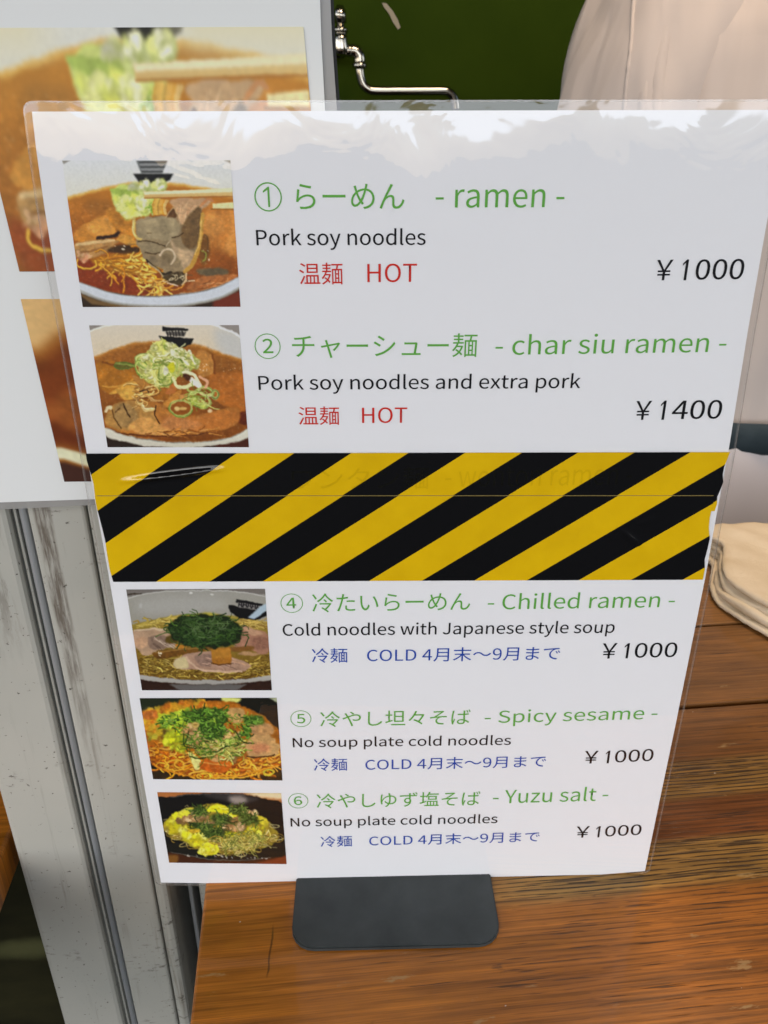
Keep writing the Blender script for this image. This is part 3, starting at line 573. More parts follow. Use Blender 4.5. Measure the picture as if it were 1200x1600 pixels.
def noodles_spicy():
    s = Ink(1200, 735, .5, (22, 20, 14), 47)
    s.poly([(40, 40), (500, 50), (300, 110), (60, 150)], (34, 38, 24), soft=24); s.ell(130, 140, 40, 14, (96, 84, 60), soft=14)
    s.poly([(40, 560), (300, 640), (1160, 600), (1160, 735), (40, 735)], (58, 38, 20), soft=20, tex=.3, sm=False)
    s.poly([(680, 50), (830, 56), (800, 90), (720, 100)], (226, 206, 130), soft=10); s.poly([(1040, 50), (1120, 50), (1120, 100)], (176, 164, 154), soft=6, sm=False)
    body = [(80, 170), (180, 140), (380, 90), (560, 80), (740, 80), (900, 140), (1060, 240), (1130, 340), (1140, 540), (1060, 600), (900, 650), (640, 672), (480, 668), (330, 630), (160, 580), (100, 400)]
    s.poly(body, (176, 92, 22), soft=8, rough=6, tex=.3, tcell=60)
    s.blobs(150, [(80, 170), (380, 90), (560, 85), (600, 130), (260, 180), (200, 300), (110, 310)], 14, 36, [(206, 116, 30), (226, 150, 40), (190, 90, 26), (230, 170, 50)], soft=7, alpha=.8)
    s.blobs(60, [(200, 190), (440, 140), (420, 250), (240, 300)], 14, 30, [(206, 196, 50), (186, 186, 60), (150, 160, 46)], soft=6)
    s.blobs(40, [(100, 300), (400, 290), (380, 400), (120, 380)], 12, 30, [(196, 150, 40), (120, 110, 40), (90, 60, 20), (214, 180, 60)], soft=5)
    s.poly([(80, 165), (170, 150), (195, 200), (100, 225)], (206, 104, 44), soft=10, tex=.3)
    nr = [(130, 430), (420, 470), (500, 560), (820, 560), (1130, 490), (1130, 560), (900, 630), (640, 660), (480, 655), (300, 610), (165, 570)]
    s.poly(nr, (156, 66, 10), soft=8)
    s.strands(230, nr, 130, 12, [(222, 130, 26), (206, 106, 20), (236, 160, 50), (190, 84, 16), (230, 146, 60)], spread=2.6, curl=1.3, squash=.55, shade=(110, 40, 6), soft=2)
    for c in ((330, 570, 70, 40), (360, 560, 40, 26), (560, 655, 60, 22), (870, 560, 50, 30), (1050, 620, 40, 16)): s.ring(*c, 11, (232, 162, 54), soft=3)
    s.line([(640, 650), (850, 640), (1000, 600), (1120, 570)], 13, (230, 140, 36)); s.line([(620, 668), (860, 660), (1010, 615)], 11, (236, 160, 50)); s.line([(170, 570), (300, 620), (480, 660)], 12, (220, 128, 30))
    s.ring(1045, 625, 36, 20, 9, (206, 180, 60), soft=3)
    # cabbage and pork
    s.blobs(50, [(230, 340), (400, 300), (410, 400), (370, 480), (250, 400)], 14, 34, [(206, 196, 30), (190, 180, 40), (226, 210, 60)], soft=5, shade=(120, 100, 16))
    pk = [(206, 150, 108), (190, 130, 92), (222, 172, 132), (176, 116, 76)]
    s.poly([(860, 440), (900, 360), (1000, 320), (1100, 380), (1130, 440), (1080, 500), (920, 505)], (206, 146, 106), soft=5, tex=.14, tcell=50, rough=5); s.poly([(900, 250), (1050, 250), (1080, 330), (920, 330)], (190, 130, 94), soft=8, tex=.2, tcell=30)
    s.poly([(900, 420), (1010, 400), (1060, 450), (950, 480)], (206, 124, 96), soft=20); s.line([(880, 500), (980, 510), (1090, 490)], 9, (60, 30, 10), 5)
    s.poly([(740, 140), (850, 140), (860, 220), (800, 250), (730, 210)], (206, 146, 100), soft=8, tex=.2, tcell=30)
    s.blobs(90, [(400, 280), (560, 250), (800, 300), (850, 420), (800, 520), (640, 510), (440, 420)], 16, 44, pk, soft=4, shade=(110, 70, 34))
    s.poly([(430, 480), (480, 490), (530, 540), (510, 600), (480, 590)], (230, 200, 140), soft=4, tex=.1)
    s.poly([(530, 540), (620, 490), (700, 510), (760, 570), (700, 625), (600, 620), (520, 590)], (206, 96, 30), soft=5, tex=.2, tcell=40, grad=(196, 84, 22)); s.poly([(600, 500), (690, 500), (680, 540), (620, 540)], (214, 146, 100), soft=6)
    s.line([(540, 550), (640, 560), (740, 570)], 8, (236, 150, 80), 6)
    # herbs
    hb = [(64, 92, 24), (88, 118, 36), (44, 66, 18), (112, 138, 54), (34, 50, 16)]
    s.poly([(380, 170), (560, 130), (700, 150), (720, 230), (600, 250), (420, 240)], (62, 84, 26), soft=14, tex=.3, tcell=20); s.poly([(500, 250), (680, 240), (710, 330), (600, 380), (540, 330)], (60, 82, 24), soft=12, tex=.3, tcell=20); s.poly([(860, 200), (980, 190), (1010, 250), (880, 260)], (72, 98, 34), soft=12)
    s.strands(220, [(360, 180), (560, 135), (720, 150), (720, 320), (580, 370), (520, 280), (400, 240)], 50, 8, hb, curl=1, squash=.7, soft=2)
    s.strands(70, [(210, 200), (420, 170), (420, 280), (220, 300)], 44, 7, hb+[(170, 180, 50)], curl=1, soft=2); s.strands(50, [(870, 200), (990, 200), (990, 250), (880, 260)], 40, 7, hb, curl=1); s.strands(46, [(850, 260), (900, 270), (900, 350), (850, 340)], 44, 8, hb, ang=1.2, spread=2, curl=.8)
    s.strands(110, [(400, 330), (560, 380), (820, 380), (800, 500), (520, 500), (410, 420)], 110, 5, hb[:3]+[(150, 140, 60)], curl=1.2, squash=.7)
    s.strands(50, [(600, 400), (820, 380), (820, 520), (620, 500)], 80, 7, [(206, 186, 110), (190, 160, 84), (222, 200, 140)], curl=.8, shade=(90, 60, 20))
    for p in ([(395, 330), (400, 420), (520, 440)], [(790, 310), (850, 390), (930, 400)], [(430, 310), (420, 350), (400, 400)], [(640, 470), (720, 430), (760, 420)], [(440, 500), (500, 520), (560, 510)]): s.line(p, 9, (44, 54, 18))
    s.ell(750, 385, 40, 20, (206, 200, 110), soft=5); s.ell(485, 262, 30, 22, (206, 160, 100), soft=5); s.ell(484, 262, 14, 9, (150, 104, 56), soft=4)
    s.strands(120, [(250, 180), (720, 140), (960, 220), (880, 420), (520, 480), (300, 300)], 60, 6, hb+[(150, 160, 50), (120, 134, 46)], curl=1.1, squash=.7, soft=2); s.a *= np.array([.93, 1.03, .88]); s.organic(80, 670, .5); s.warp(8, 40); s.warp(3, 12); s.crisp(12, .14); s.mottle(.06, 9); s.soften(1.7)
    return s

def noodles_yuzu():
    s = Ink(1200, 720, .5, (172, 106, 54), 59)
    s.poly([(750, 70), (1100, 70), (1100, 130), (900, 110)], (226, 204, 160), soft=14, sm=False)
    s.poly([(20, 150), (160, 110), (330, 85), (560, 76), (780, 90), (960, 130), (1110, 190), (1150, 600), (20, 600)], (20, 18, 16), soft=4)
    s.poly([(420, 84), (700, 84), (900, 120), (800, 160), (560, 130)], (52, 48, 46), soft=20); s.poly([(640, 110), (760, 105), (800, 150), (700, 170)], (150, 138, 128), soft=26); s.line([(160, 112), (330, 90), (560, 82), (780, 96)], 6, (88, 80, 74), 5)
    s.poly([(20, 540), (200, 580), (480, 630), (800, 640), (1150, 560), (1150, 720), (20, 720)], (66, 34, 16), soft=5, sm=False); s.poly([(880, 660), (1150, 590), (1150, 720), (880, 720)], (122, 56, 26), soft=12, sm=False); s.poly([(140, 600), (220, 600), (210, 660), (140, 660)], (122, 80, 30), soft=12)
    s.poly([(20, 500), (1150, 480), (1150, 580), (960, 620), (700, 636), (440, 618), (200, 575), (20, 540)], (28, 26, 20), soft=5)
    s.line([(160, 568), (330, 600), (520, 630), (760, 634), (1000, 615)], 6, (130, 124, 110), 4, alpha=.7); s.glints(16, [(300, 590), (1000, 610), (1000, 625), (320, 605)], 6, (190, 184, 170))
    nl = [(176, 156, 90), (150, 126, 60), (206, 190, 126), (130, 104, 40)]
    body = [(100, 330), (250, 220), (420, 180), (560, 172), (700, 200), (900, 260), (990, 330), (1060, 420), (1040, 480), (900, 540), (700, 580), (520, 575), (380, 540), (250, 470), (130, 430)]
    s.poly(body, (150, 130, 40), soft=6, rough=6, tex=.3, tcell=40)
    s.strands(130, [(130, 400), (300, 490), (560, 570), (800, 570), (1040, 480), (1060, 420), (900, 430), (600, 480), (300, 420)], 110, 7, nl, curl=1.8, squash=.5, shade=(60, 48, 12))
    for c in ((210, 448, 40, 18), (180, 420, 60, 22), (640, 570, 60, 24), (750, 580, 50, 20), (830, 560, 36, 18), (1050, 460, 46, 24), (1040, 450, 70, 34), (350, 525, 50, 16), (1030, 350, 40, 12), (890, 550, 30, 20)): s.ring(*c, 6, s.pick(nl))
    yl = [(222, 216, 40), (236, 228, 70), (206, 198, 30), (230, 226, 110), (190, 176, 30)]
    s.blobs(70, [(120, 330), (240, 240), (340, 220), (330, 380), (180, 400)], 16, 40, yl, soft=5, shade=(140, 126, 20))
    s.blobs(60, [(270, 420), (440, 420), (460, 480), (360, 520)], 16, 36, yl, soft=5, shade=(140, 126, 20)); s.poly([(385, 570), (440, 500), (520, 490), (560, 530), (540, 580), (460, 590)], (226, 222, 50), soft=4, rough=5, tex=.15)
    s.blobs(20, [(390, 560), (500, 500), (550, 560), (460, 585)], 12, 28, yl, soft=4, shade=(170, 150, 20)); s.poly([(240, 250), (300, 205), (350, 210), (330, 260)], (226, 220, 60), soft=6)
    s.poly([(450, 220), (520, 175), (600, 180), (680, 220), (710, 280), (640, 260), (560, 240)], (230, 220, 40), soft=5, tex=.12); s.strands(20, [(470, 200), (600, 190), (690, 250), (600, 240)], 90, 9, [(236, 226, 80), (206, 190, 20)], ang=.4, spread=.5, curl=.4)
    s.blobs(30, [(800, 380), (940, 360), (930, 410), (780, 430)], 14, 30, yl, soft=5, shade=(130, 110, 20)); s.poly([(860, 260), (960, 290), (970, 350), (900, 320)], (206, 190, 50), soft=8, tex=.2); s.ell(660, 410, 56, 30, (206, 196, 30), soft=6, tex=.2)
    pk = [(196, 156, 104), (176, 136, 84), (214, 180, 130), (150, 110, 64)]
    s.blobs(50, [(200, 300), (330, 250), (460, 270), (440, 310), (260, 320)], 14, 32, pk, soft=4, shade=(90, 66, 24)); s.blobs(50, [(580, 340), (720, 290), (790, 320), (760, 380), (620, 380)], 16, 36, pk, soft=4, shade=(90, 66, 24)); s.blobs(14, [(440, 310), (540, 310), (530, 350), (460, 350)], 14, 28, pk, soft=4, shade=(60, 44, 14)); s.blobs(16, [(780, 215), (880, 240), (860, 270), (790, 250)], 12, 26, pk, soft=5)
    hb = [(48, 66, 22), (66, 88, 30), (32, 46, 14), (96, 112, 44)]
    for r_ in ([(350, 210), (440, 190), (470, 250), (380, 260)], [(500, 260), (660, 270), (650, 330), (540, 330)], [(320, 330), (480, 330), (500, 380), (420, 390)], [(440, 380), (600, 380), (590, 440), (470, 450)], [(720, 250), (860, 270), (900, 330), (780, 320)], [(650, 190), (780, 200), (770, 230), (680, 225)]):
        s.poly(r_, (44, 58, 22), soft=14, alpha=.8); s.strands(60, r_, 60, 7, hb, curl=.8, squash=.7, soft=2)
    s.strands(150, [(600, 440), (780, 400), (960, 420), (960, 520), (760, 560), (600, 520)], 90, 5, [(84, 96, 34), (130, 130, 56), (170, 160, 80), (196, 180, 90)], curl=1, squash=.8); s.strands(50, [(280, 360), (480, 300), (700, 400), (560, 470)], 80, 4, hb, curl=1)
    s.ell(360, 390, 50, 18, (196, 160, 40), soft=5, tex=.2); s.ring(540, 470, 60, 34, 7, (176, 140, 50))
    for p in ([(280, 190), (300, 180), (310, 190)], [(940, 500), (1000, 520), (1050, 530)], [(100, 300), (130, 290)], [(980, 330), (1040, 360), (1060, 352)]): s.line(p, 6, (150, 138, 90))
    s.organic(160, 600, .4); s.warp(8, 40); s.warp(3, 12); s.crisp(12, .14); s.mottle(.06, 9); s.soften(1.5)
    return s

def soup_bowl_big():
    """the lower picture on the board: only its left strip is in view"""
    s = Ink(800, 1000, .4, (206, 168, 110), 71)
    s.poly([(-40, 300), (100, 190), (300, 100), (900, 60), (900, 1000), (-40, 1000)], (150, 92, 36), soft=40, sm=False)
    s.poly([(-40, 350), (120, 250), (320, 160), (900, 110), (900, 860), (300, 850), (-40, 760)], (120, 62, 24), soft=40, sm=False, grad=(92, 40, 18), tex=.2, tcell=160)
    s.poly([(0, 560), (200, 440), (420, 520), (700, 640), (500, 760), (100, 700)], (150, 84, 36), soft=40, tex=.25, tcell=90)
    s.poly([(300, 600), (500, 560), (620, 700), (420, 740)], (176, 116, 60), soft=24, tex=.2)
    s.poly([(-40, 770), (200, 850), (500, 890), (900, 850), (900, 940), (500, 960), (200, 930), (-40, 830)], (214, 212, 176), soft=10, sm=False)
    s.poly([(-40, 850), (200, 940), (500, 970), (900, 950), (900, 1010), (-40, 1010)], (64, 38, 30), soft=12, sm=False)
    s.mottle(.06, 20); s.soften(3)
    return s

M_PRINT = m_print()
M_PAPER = mat('white_paper', (.80, .80, .81), .6, .2)
_g = N(M_PAPER); _g.nrm(_g.bump(_g.noise(_g.obj(), 900, 3), .05, .0002))
def m_wood():
    m = mat('varnished_planks', rough=.42, spec=.22, coat=.32, coat_rough=.08); g = N(m); o = g.obj(); x, y, z = g.xyz(o)
    warp = g.math('MULTIPLY', g.math('SUBTRACT', g.noise(g.scale(o, (5, 22, 5)), 1, 3), .5), .013)
    yy = g.math('ADD', y, warp); yn = g.math('DIVIDE', g.math('SUBTRACT', yy, .13), .42)
    f = lambda v: (v-.13)/.42
    A, B, C, D = (.43, .142, .014), (.42, .225, .050), (.21, .056, .008), (.25, .098, .020)
    side = g.sstep(g.math('ADD', x, g.math('MULTIPLY', warp, 4)), .015, .11)
    base = g.ramp(yn, [(0, A), (f(.190), (.44, .138, .012)), (f(.221), A), (f(.227), B), (f(.248), B), (f(.252), C), (f(.271), (.18, .054, .010)), (f(.276), B), (f(.294), (.34, .175, .042)), (f(.299), (.20, .075, .016)),
                       (f(.338), (.23, .092, .020)), (f(.342), (.25, .105, .025)), (f(.413), (.27, .118, .030)), (f(.418), (.31, .142, .040)), (1, (.33, .158, .048))])
    base = g.mix(side, A, base); base = g.mix(g.math('MULTIPLY', g.sstep(x, .0, .16), .30), base, (.10, .040, .010))  # also darkened to the right, standing in for light from the left
    cloud = g.noise(g.scale(o, (9, 26, 9)), 1, 5, .6)
    base = g.mix(g.sstep(cloud, .35, .7), base, (.27, .10, .016), 'MIX') if False else g.mix(1.0, base, g.ramp(cloud, [(.25, .58), (.5, .95), (.75, 1.38)]), 'MULTIPLY')
    grain = g.noise(g.scale(o, (11, 420, 11)), 1, 4, .6)
    base = g.mix(1.0, base, g.ramp(grain, [(.32, .60), (.5, 1.0), (.68, 1.30)]), 'MULTIPLY')
    fine = g.noise(g.scale(o, (26, 1500, 26)), 1, 3, .6); base = g.mix(1.0, base, g.ramp(fine, [(.35, .78), (.65, 1.18)]), 'MULTIPLY')
    # dark open pores: short dashes along the boards, dense in the coarse bands
    pores = g.noise(g.scale(o, (34, 900, 34)), 1, 2, .5); coarse = g.ramp(yn, [(0, .50), (f(.224), .62), (f(.229), 1), (f(.247), 1), (f(.253), .6), (f(.272), .6), (f(.278), 1), (f(.293), 1), (f(.3), .45), (1, .45)])
    patch = g.noise(g.scale(o, (7, 40, 7)), 1, 2)
    thr = g.math('SUBTRACT', g.math('SUBTRACT', .70, g.math('MULTIPLY', g.math('MULTIPLY', coarse, side), .17)), g.math('MULTIPLY', g.math('SUBTRACT', patch, .5), .3))
    pm = g.math('MULTIPLY', g.math('MULTIPLY', g.math('SUBTRACT', pores, thr), 14), 1); cl = g.new('Clamp'); g.put(pm, cl.inputs[0])
    base = g.mix(g.math('MULTIPLY', cl.outputs[0], .75), base, (.022, .010, .005))
    wv = g.math('ADD', g.math('MULTIPLY', y, 430.0), g.math('MULTIPLY', g.noise(g.scale(o, (7, 30, 7), (2, 5, 1)), 1, 2), 3.0))
    ln = g.math('FRACT', wv); brk = g.noise(g.scale(o, (55, 260, 55)), 1, 2)
    lm = g.math('MULTIPLY', g.math('MULTIPLY', g.math('SUBTRACT', 1, g.sstep(ln, .20, .36)), g.sstep(brk, .38, .48)), g.math('MULTIPLY', g.sstep(coarse, .3, .95), side))
    base = g.mix(g.math('MULTIPLY', lm, .92), base, (.022, .010, .004))
    flk = g.sstep(g.noise(g.scale(o, (300, 520, 300), (1, 2, 3)), 1, 1), .80, .82); base = g.mix(flk, base, (.55, .48, .38))
    # knocks, blotches and rubbed spots
    blot = g.sstep(g.noise(g.scale(o, (40, 90, 40), (3, 1, 0)), 1, 4, .6), .66, .74); base = g.mix(g.math('MULTIPLY', blot, .6), base, (.035, .022, .014))
    worn = g.sstep(g.noise(g.scale(o, (30, 120, 30), (7, 4, 2)), 1, 5, .65), .64, .70); base = g.mix(g.math('MULTIPLY', worn, .55), base, (.42, .28, .12))
    c0, c1 = on_z(428, 1440), on_z(417, 1532); k_ = float((c1[0]-c0[0])/(c1[1]-c0[1]))
    cx_ = g.math('ABSOLUTE', g.math('ADD', g.math('SUBTRACT', x, g.math('MULTIPLY_ADD', y, k_, float(c0[0]-k_*c0[1]))), g.math('MULTIPLY', g.math('SUBTRACT', g.noise(o, 130, 2), .5), .0016)))
    crk = g.math('MULTIPLY', g.math('SUBTRACT', 1, g.sstep(cx_, .0001, .0006)), g.math('MULTIPLY', g.sstep(y, float(c1[1]), float(c1[1])+.004), g.math('SUBTRACT', 1, g.sstep(y, float(c0[1])-.006, float(c0[1])))))
    base = g.mix(g.math('MULTIPLY', crk, .7), base, (.035, .016, .007))
    g.col(base)
    g.nrm(g.bump(g.math('SUBTRACT', g.math('MULTIPLY', grain, .4), cl.outputs[0]), .25, .0006))
    cn = g.bump(g.noise(g.scale(o, (14, 60, 14)), 1, 4), .12, .0012); g.put(cn, g.p.inputs['Coat Normal'])
    g.rough(g.ramp(cloud, [(.3, .30), (.7, .46)]))
    return m
M_WOOD = m_wood()
PY = .2745; GX = float(on_y(101, 1180, PY)[0])
def m_post():
    m = mat('aged_painted_metal', rough=.5, spec=.35); g = N(m); o = g.obj(); x, y, z = g.xyz(o)
    base = g.ramp(g.noise(o, 9, 4), [(.3, (.33, .333, .295)), (.7, (.425, .41, .355))])
    # dried runs of grime along one edge, strongest high up
    wob = g.math('MULTIPLY', g.math('SUBTRACT', g.noise(g.scale(o, (30, 30, 12)), 1, 3), .5), .003)
    xb = g.math('ADD', x, wob); band = g.math('MULTIPLY', g.sstep(xb, GX+.0078, GX+.0092), g.math('SUBTRACT', 1, g.sstep(xb, GX+.0135, GX+.0150)))
    fibre = g.ramp(g.noise(g.scale(o, (700, 700, 60)), 1, 4, .7), [(.35, 0.05), (.6, 1.0)])
    bandl = g.math('MULTIPLY', g.math('SUBTRACT', 1, g.sstep(xb, GX-.0075, GX-.0030)), g.math('MULTIPLY', g.sstep(z, .09, .17), g.sstep(g.noise(g.scale(o, (240, 240, 40), (5, 1, 2)), 1, 5, .7), .47, .62)))
    base = g.mix(g.math('MULTIPLY', bandl, .85), base, (.085, .062, .042))
    hi = g.sstep(z, .02, .13); base = g.mix(g.math('MULTIPLY', g.math('MULTIPLY', band, hi), g.math('MULTIPLY', fibre, .85)), base, (.085, .062, .042))
    run = g.math('MULTIPLY', g.sstep(g.noise(g.scale(o, (160, 160, 7)), 1, 5, .65), .57, .72), g.sstep(g.noise(o, 14, 3), .42, .6)); base = g.mix(g.math('MULTIPLY', run, .7), base, (.13, .105, .075))
    sp = g.sstep(g.noise(o, 520, 3, .6), .66, .72); base = g.mix(g.math('MULTIPLY', sp, .85), base, (.05, .04, .03))
    sm = g.math('MULTIPLY', g.sstep(g.noise(g.scale(o, (150, 150, 420)), 1, 4, .7), 0.55, .68), g.sstep(g.noise(g.scale(o, (30, 30, 34), (1, 0, 4)), 1, 2), .56, .66)); base = g.mix(g.math('MULTIPLY', sm, .8), base, (.07, .055, .04))
    g.col(base); g.nrm(g.bump(g.noise(o, 120, 4), .15, .0005)); g.rough(g.ramp(g.noise(o, 30, 3), [(.3, .38), (.7, .6)]))
    return m
M_POST = m_post()
def m_noisy(name, c0, c1, sc, rough=.6, spec=.4, bump=.0, metal=0, k=(1, 1, 1)):
    m = mat(name, c0, rough, spec, metal); g = N(m); o = g.scale(g.obj(), k); n = g.noise(o, sc, 5, .6); g.col(g.ramp(n, [(.3, c0), (.7, c1)]))
    if bump: g.nrm(g.bump(n, .4, bump))
    return m
M_ALU = m_noisy('dull_aluminium', (.25, .265, .275), (.35, .36, .36), 60, .42, .5, .0002, .35, (1, 1, .1))
M_GROOVE = m_noisy('grimy_rubber_groove', (.10, .10, .09), (.20, .20, .18), 50, .7, .3, 0, 0, (4, 4, .15))
M_CHROME = mat('chrome', (.40, .37, .31), .15, .5, 1)
M_BLACK = mat('black_rubber', (.012, .012, .012), .6, .3)
M_SLATE = m_noisy('slate_grey_steel', (.022, .027, .028), (.050, .058, .058), 38, .45, .4, .00005)

# ---------------------------------------------------------------- the setting
ground = link('ground', mesh('ground', [(-60, -60, -.95), (60, -60, -.95), (60, 60, -.95), (-60, 60, -.95)], [(0, 1, 2, 3)]), m_noisy('asphalt', (.038, .038, .037), (.062, .061, .058), 3, .9, .2)); tag(ground, kind='structure')
# back wall of the stall, painted green
wall = empty('back_wall', 'dark green painted wall at the back of the stall behind the faucet', 'wall', STALL)
M_GREEN = m_noisy('dark_green_paint', (.019, .036, .0012), (.027, .047, .002), 5, .7, .05, .0004)
link('wall_panel', box('wall_panel', -1.4, 2.4, 1.46, 1.56, -.95, 1.45), M_GREEN, wall)
sp = [on_y(u, v, 1.457) for u, v in ((597, 4), (604, 5), (614, 17), (622, 31), (626, 43), (622, 46), (614, 34), (608, 21), (600, 11))]
bm = bmesh.new(); vs = [bm.verts.new((p[0], 1.4585, p[2])) for p in sp]; bm.faces.new(vs)
link('paint_scrape', bm_mesh('paint_scrape', bm), mat('bare_plaster', (.30, .26, .19), .8, .2), wall)
roof = empty('added_stall_roof', 'unseen dark roof slab and canopy added to shade the stall', 'roof', STALL)
link('added_roof_slab', box('added_roof_slab', -1.4, 2.4, .50, 1.60, 1.45, 1.53, .01), mat('added_roof_boards', (.10, .09, .075), .7, .2), roof)  # out-of-view slab, added to keep the stall interior dark

# right-hand counter of planks
link('added_awning', box('added_awning', -2.6, 3.0, -1.2, .49, 1.20, 1.235, .01), mat('added_awning_canvas', (.30, .29, .27), .8, .2), roof)  # unseen canopy, added to cut the skylight on the menu

counter = empty('wooden_counter', 'brown varnished plank counter under the menu stand, right of the grey post', 'counter', STALL)
xl = on_z(321, 1382)[0]
for i, (y0, y1) in enumerate(((.12, .3365), (.3398, .4135), (.4160, .520))):
    link('plank', box('plank', xl, 1.5, y0, y1, -.028, 0.0, .0012), M_WOOD, counter)
link('edge_trim', box('edge_trim', xl+.02, 1.5, .5205, .532, -.028, .002, .001), M_BLACK, counter)
link('cabinet', box('cabinet', xl+.03, 1.48, .19, .515, -.95, -.029), mat('cabinet_dark', (.05, .04, .03), .7, .2), counter)
# second counter, left of the post
lc = empty('side_counter', 'orange brown wooden counter end just left of the grey post', 'counter', STALL)
xs = on_z(0, 1340)[0]
link('plank', box('plank', -1.2, xs, .05, .60, -.021, 0.0, .0015), M_WOOD, lc)
M_CAB = m_noisy('dark_olive_panel', (.006, .006, .003), (.026, .024, .009), 9, .7, .08, .0006, 0, (1, 1, 2.5))
_g = N(M_CAB); _o = _g.obj(); _x, _y, _z = _g.xyz(_o); _q = on_y(48, 1482, .33)
_d = _g.math('ADD', _g.math('POWER', _g.math('DIVIDE', _g.math('SUBTRACT', _x, float(_q[0])), .022), 2.0), _g.math('POWER', _g.math('DIVIDE', _g.math('SUBTRACT', _z, float(_q[2])), .010), 2.0))
_src = _g.p.inputs['Base Color'].links[0].from_socket; _g.col(_g.mix(_g.math('MULTIPLY', _g.math('SUBTRACT', 1, _g.sstep(_g.math('ADD', _d, _g.noise(_o, 60, 3)), .4, 1.9)), .85), _src, (.085, .085, .035)))
link('cabinet', box('cabinet', -1.2, xs-.004, .33, .58, -.95, -.022), M_CAB, lc)

# ---------------------------------------------------------------- grey door post
PY = .2745
post = empty('door_post', 'weathered grey painted metal post with a groove and brown grime left of the menu', 'post', STALL)
pxl = on_y(99, 1600, PY)[0]; pxr = on_y(261, 1385, PY)[0]; gx = on_y(101, 1180, PY)[0]
def strip(x0, x1, y, r=.0022):
    return [(x0, y+.1), (x0, y+r), (x0+r*.3, y+r*.3), (x0+r, y), (x1-r, y), (x1-r*.3, y+r*.3), (x1, y+r), (x1, y+.1)]
link('post_panel', prism('post_panel', strip(pxl, gx-.0010, PY), -.95, 1.40), M_POST, post)
link('post_panel', prism('post_panel', strip(gx+.0060, gx+.0264, PY, .0012), -.95, 1.40), M_POST, post)
link('post_panel', prism('post_panel', strip(gx+.0266, pxr, PY+.0006, .0024), -.95, 1.40), M_POST, post)
link('groove_channel', box('groove_channel', gx-.0009, gx+.0059, PY+.004, PY+.05, -.95, 1.40), M_GROOVE, post)
for dx in (.0006,):
    link('groove_lip', prism('groove_lip', [(gx+dx, PY+.0038), (gx+dx, PY+.002), (gx+dx+.0003, PY+.0016), (gx+dx+.0008, PY+.002), (gx+dx+.0008, PY+.0038)], -.95, 1.40), M_POST, post)
hr = [(gx+.0040+.0016*math.cos(t), PY+.0030-.0026*math.sin(t)) for t in np.linspace(0, math.pi, 9)]+[(gx+.0024, PY+.0038), (gx+.0056, PY+.0038)]
link('aluminium_strip', prism('aluminium_strip', hr, -.95, 1.40, False), M_ALU, post)
rail = empty('door_rail', 'narrow grey door rail in the dark gap between post and wooden counter', 'rail', STALL)
link('rail_back', box('rail_back', pxr+.0005, xl+.03, PY+.040, PY+.06, -.95, 1.40), M_GROOVE, rail)
link('rail_edge', prism('rail_edge', strip(pxr+.0052, pxr+.0072, PY+.018, .0006), -.95, 1.40), M_ALU, rail)
link('rail_panel', prism('rail_panel', strip(pxr+.0100, xl+.004, PY+.020, .0015), -.95, 1.40), M_POST, rail)

# ---------------------------------------------------------------- poster board hanging on the post
BY = .2615
board = empty('poster_board', 'large white laminated poster with ramen pictures hanging on the post behind the menu', 'poster', STALL)
def bpl(px, y): return [(lambda p: (p[0], y, p[2]))(on_y(u, v, BY)) for u, v in px]
def flat(name, pts, m, parent, thick=None):
    bm = bmesh.new(); vs = [bm.verts.new(p) for p in pts]; f = bm.faces.new(vs)
    if thick:
        r = bmesh.ops.extrude_face_region(bm, geom=[f])
        for e in r['geom']:
            if isinstance(e, bmesh.types.BMVert): e.co += Vector(thick)
    return link(name, bm_mesh(name, bm), m, parent)
M_BPAPER = mat('poster_paper', (.70, .71, .69), .55, .25)
flat('poster_sheet', bpl([(-420, 802), (0, 785), (145, 780), (534, 768), (508, 175), (502, 60), (496, -120), (-300, -120)], BY), M_BPAPER, board, (0, .0006, 0))
M_FROST = m_clear('frosted_pouch_edge', .62, (.36, .35, .33), 0, 1.45, .25)
flat('laminate_edge', bpl([(-420, 815), (0, 798), (146, 791), (552, 779), (527, 175), (519, 60), (512, -120), (-300, -120)], BY+.0010), M_FROST, board, (0, .0004, 0))
flat('backing_edge', bpl([(400, 772), (556, 768), (532.5, 175), (524.5, 60), (517, -120), (400, -120)], BY+.0022), M_BLACK, board, (0, .0015, 0))

def ink_mesh(name, P, n, m, sample, frame, parent, gain=1.0):
    """flat print: n x m little cells carrying the printed colour; P = corners tl, tr, br, bl in the frame's plane"""
    P = [np.array(p, float) for p in P]; u = np.linspace(0, 1, n+1); v = np.linspace(0, 1, m+1); U, V = np.meshgrid(u, v)
    Q = ((1-U)*(1-V))[..., None]*P[0]+(U*(1-V))[..., None]*P[1]+(U*V)[..., None]*P[2]+((1-U)*V)[..., None]*P[3]
    verts = frame(Q.reshape(-1, 2)); i = np.arange((n+1)*(m+1)).reshape(m+1, n+1)
    F = np.stack([i[:-1, :-1], i[1:, :-1], i[1:, 1:], i[:-1, 1:]], -1).reshape(-1, 4)
    me = bpy.data.meshes.new(name); me.from_pydata(verts.tolist(), [], F.tolist()); me.update()
    c = np.clip(lin(np.clip(sample(Q.reshape(-1, 2), U.ravel(), V.ravel()), 0, 255))*1.10*gain, .004, .80)
    a = me.attributes.new('ink', 'FLOAT_COLOR', 'POINT'); a.data.foreach_set('color', np.hstack([c, np.ones((len(c), 1))]).astype(np.float32).ravel())
    return link(name, me, M_PRINT, parent)
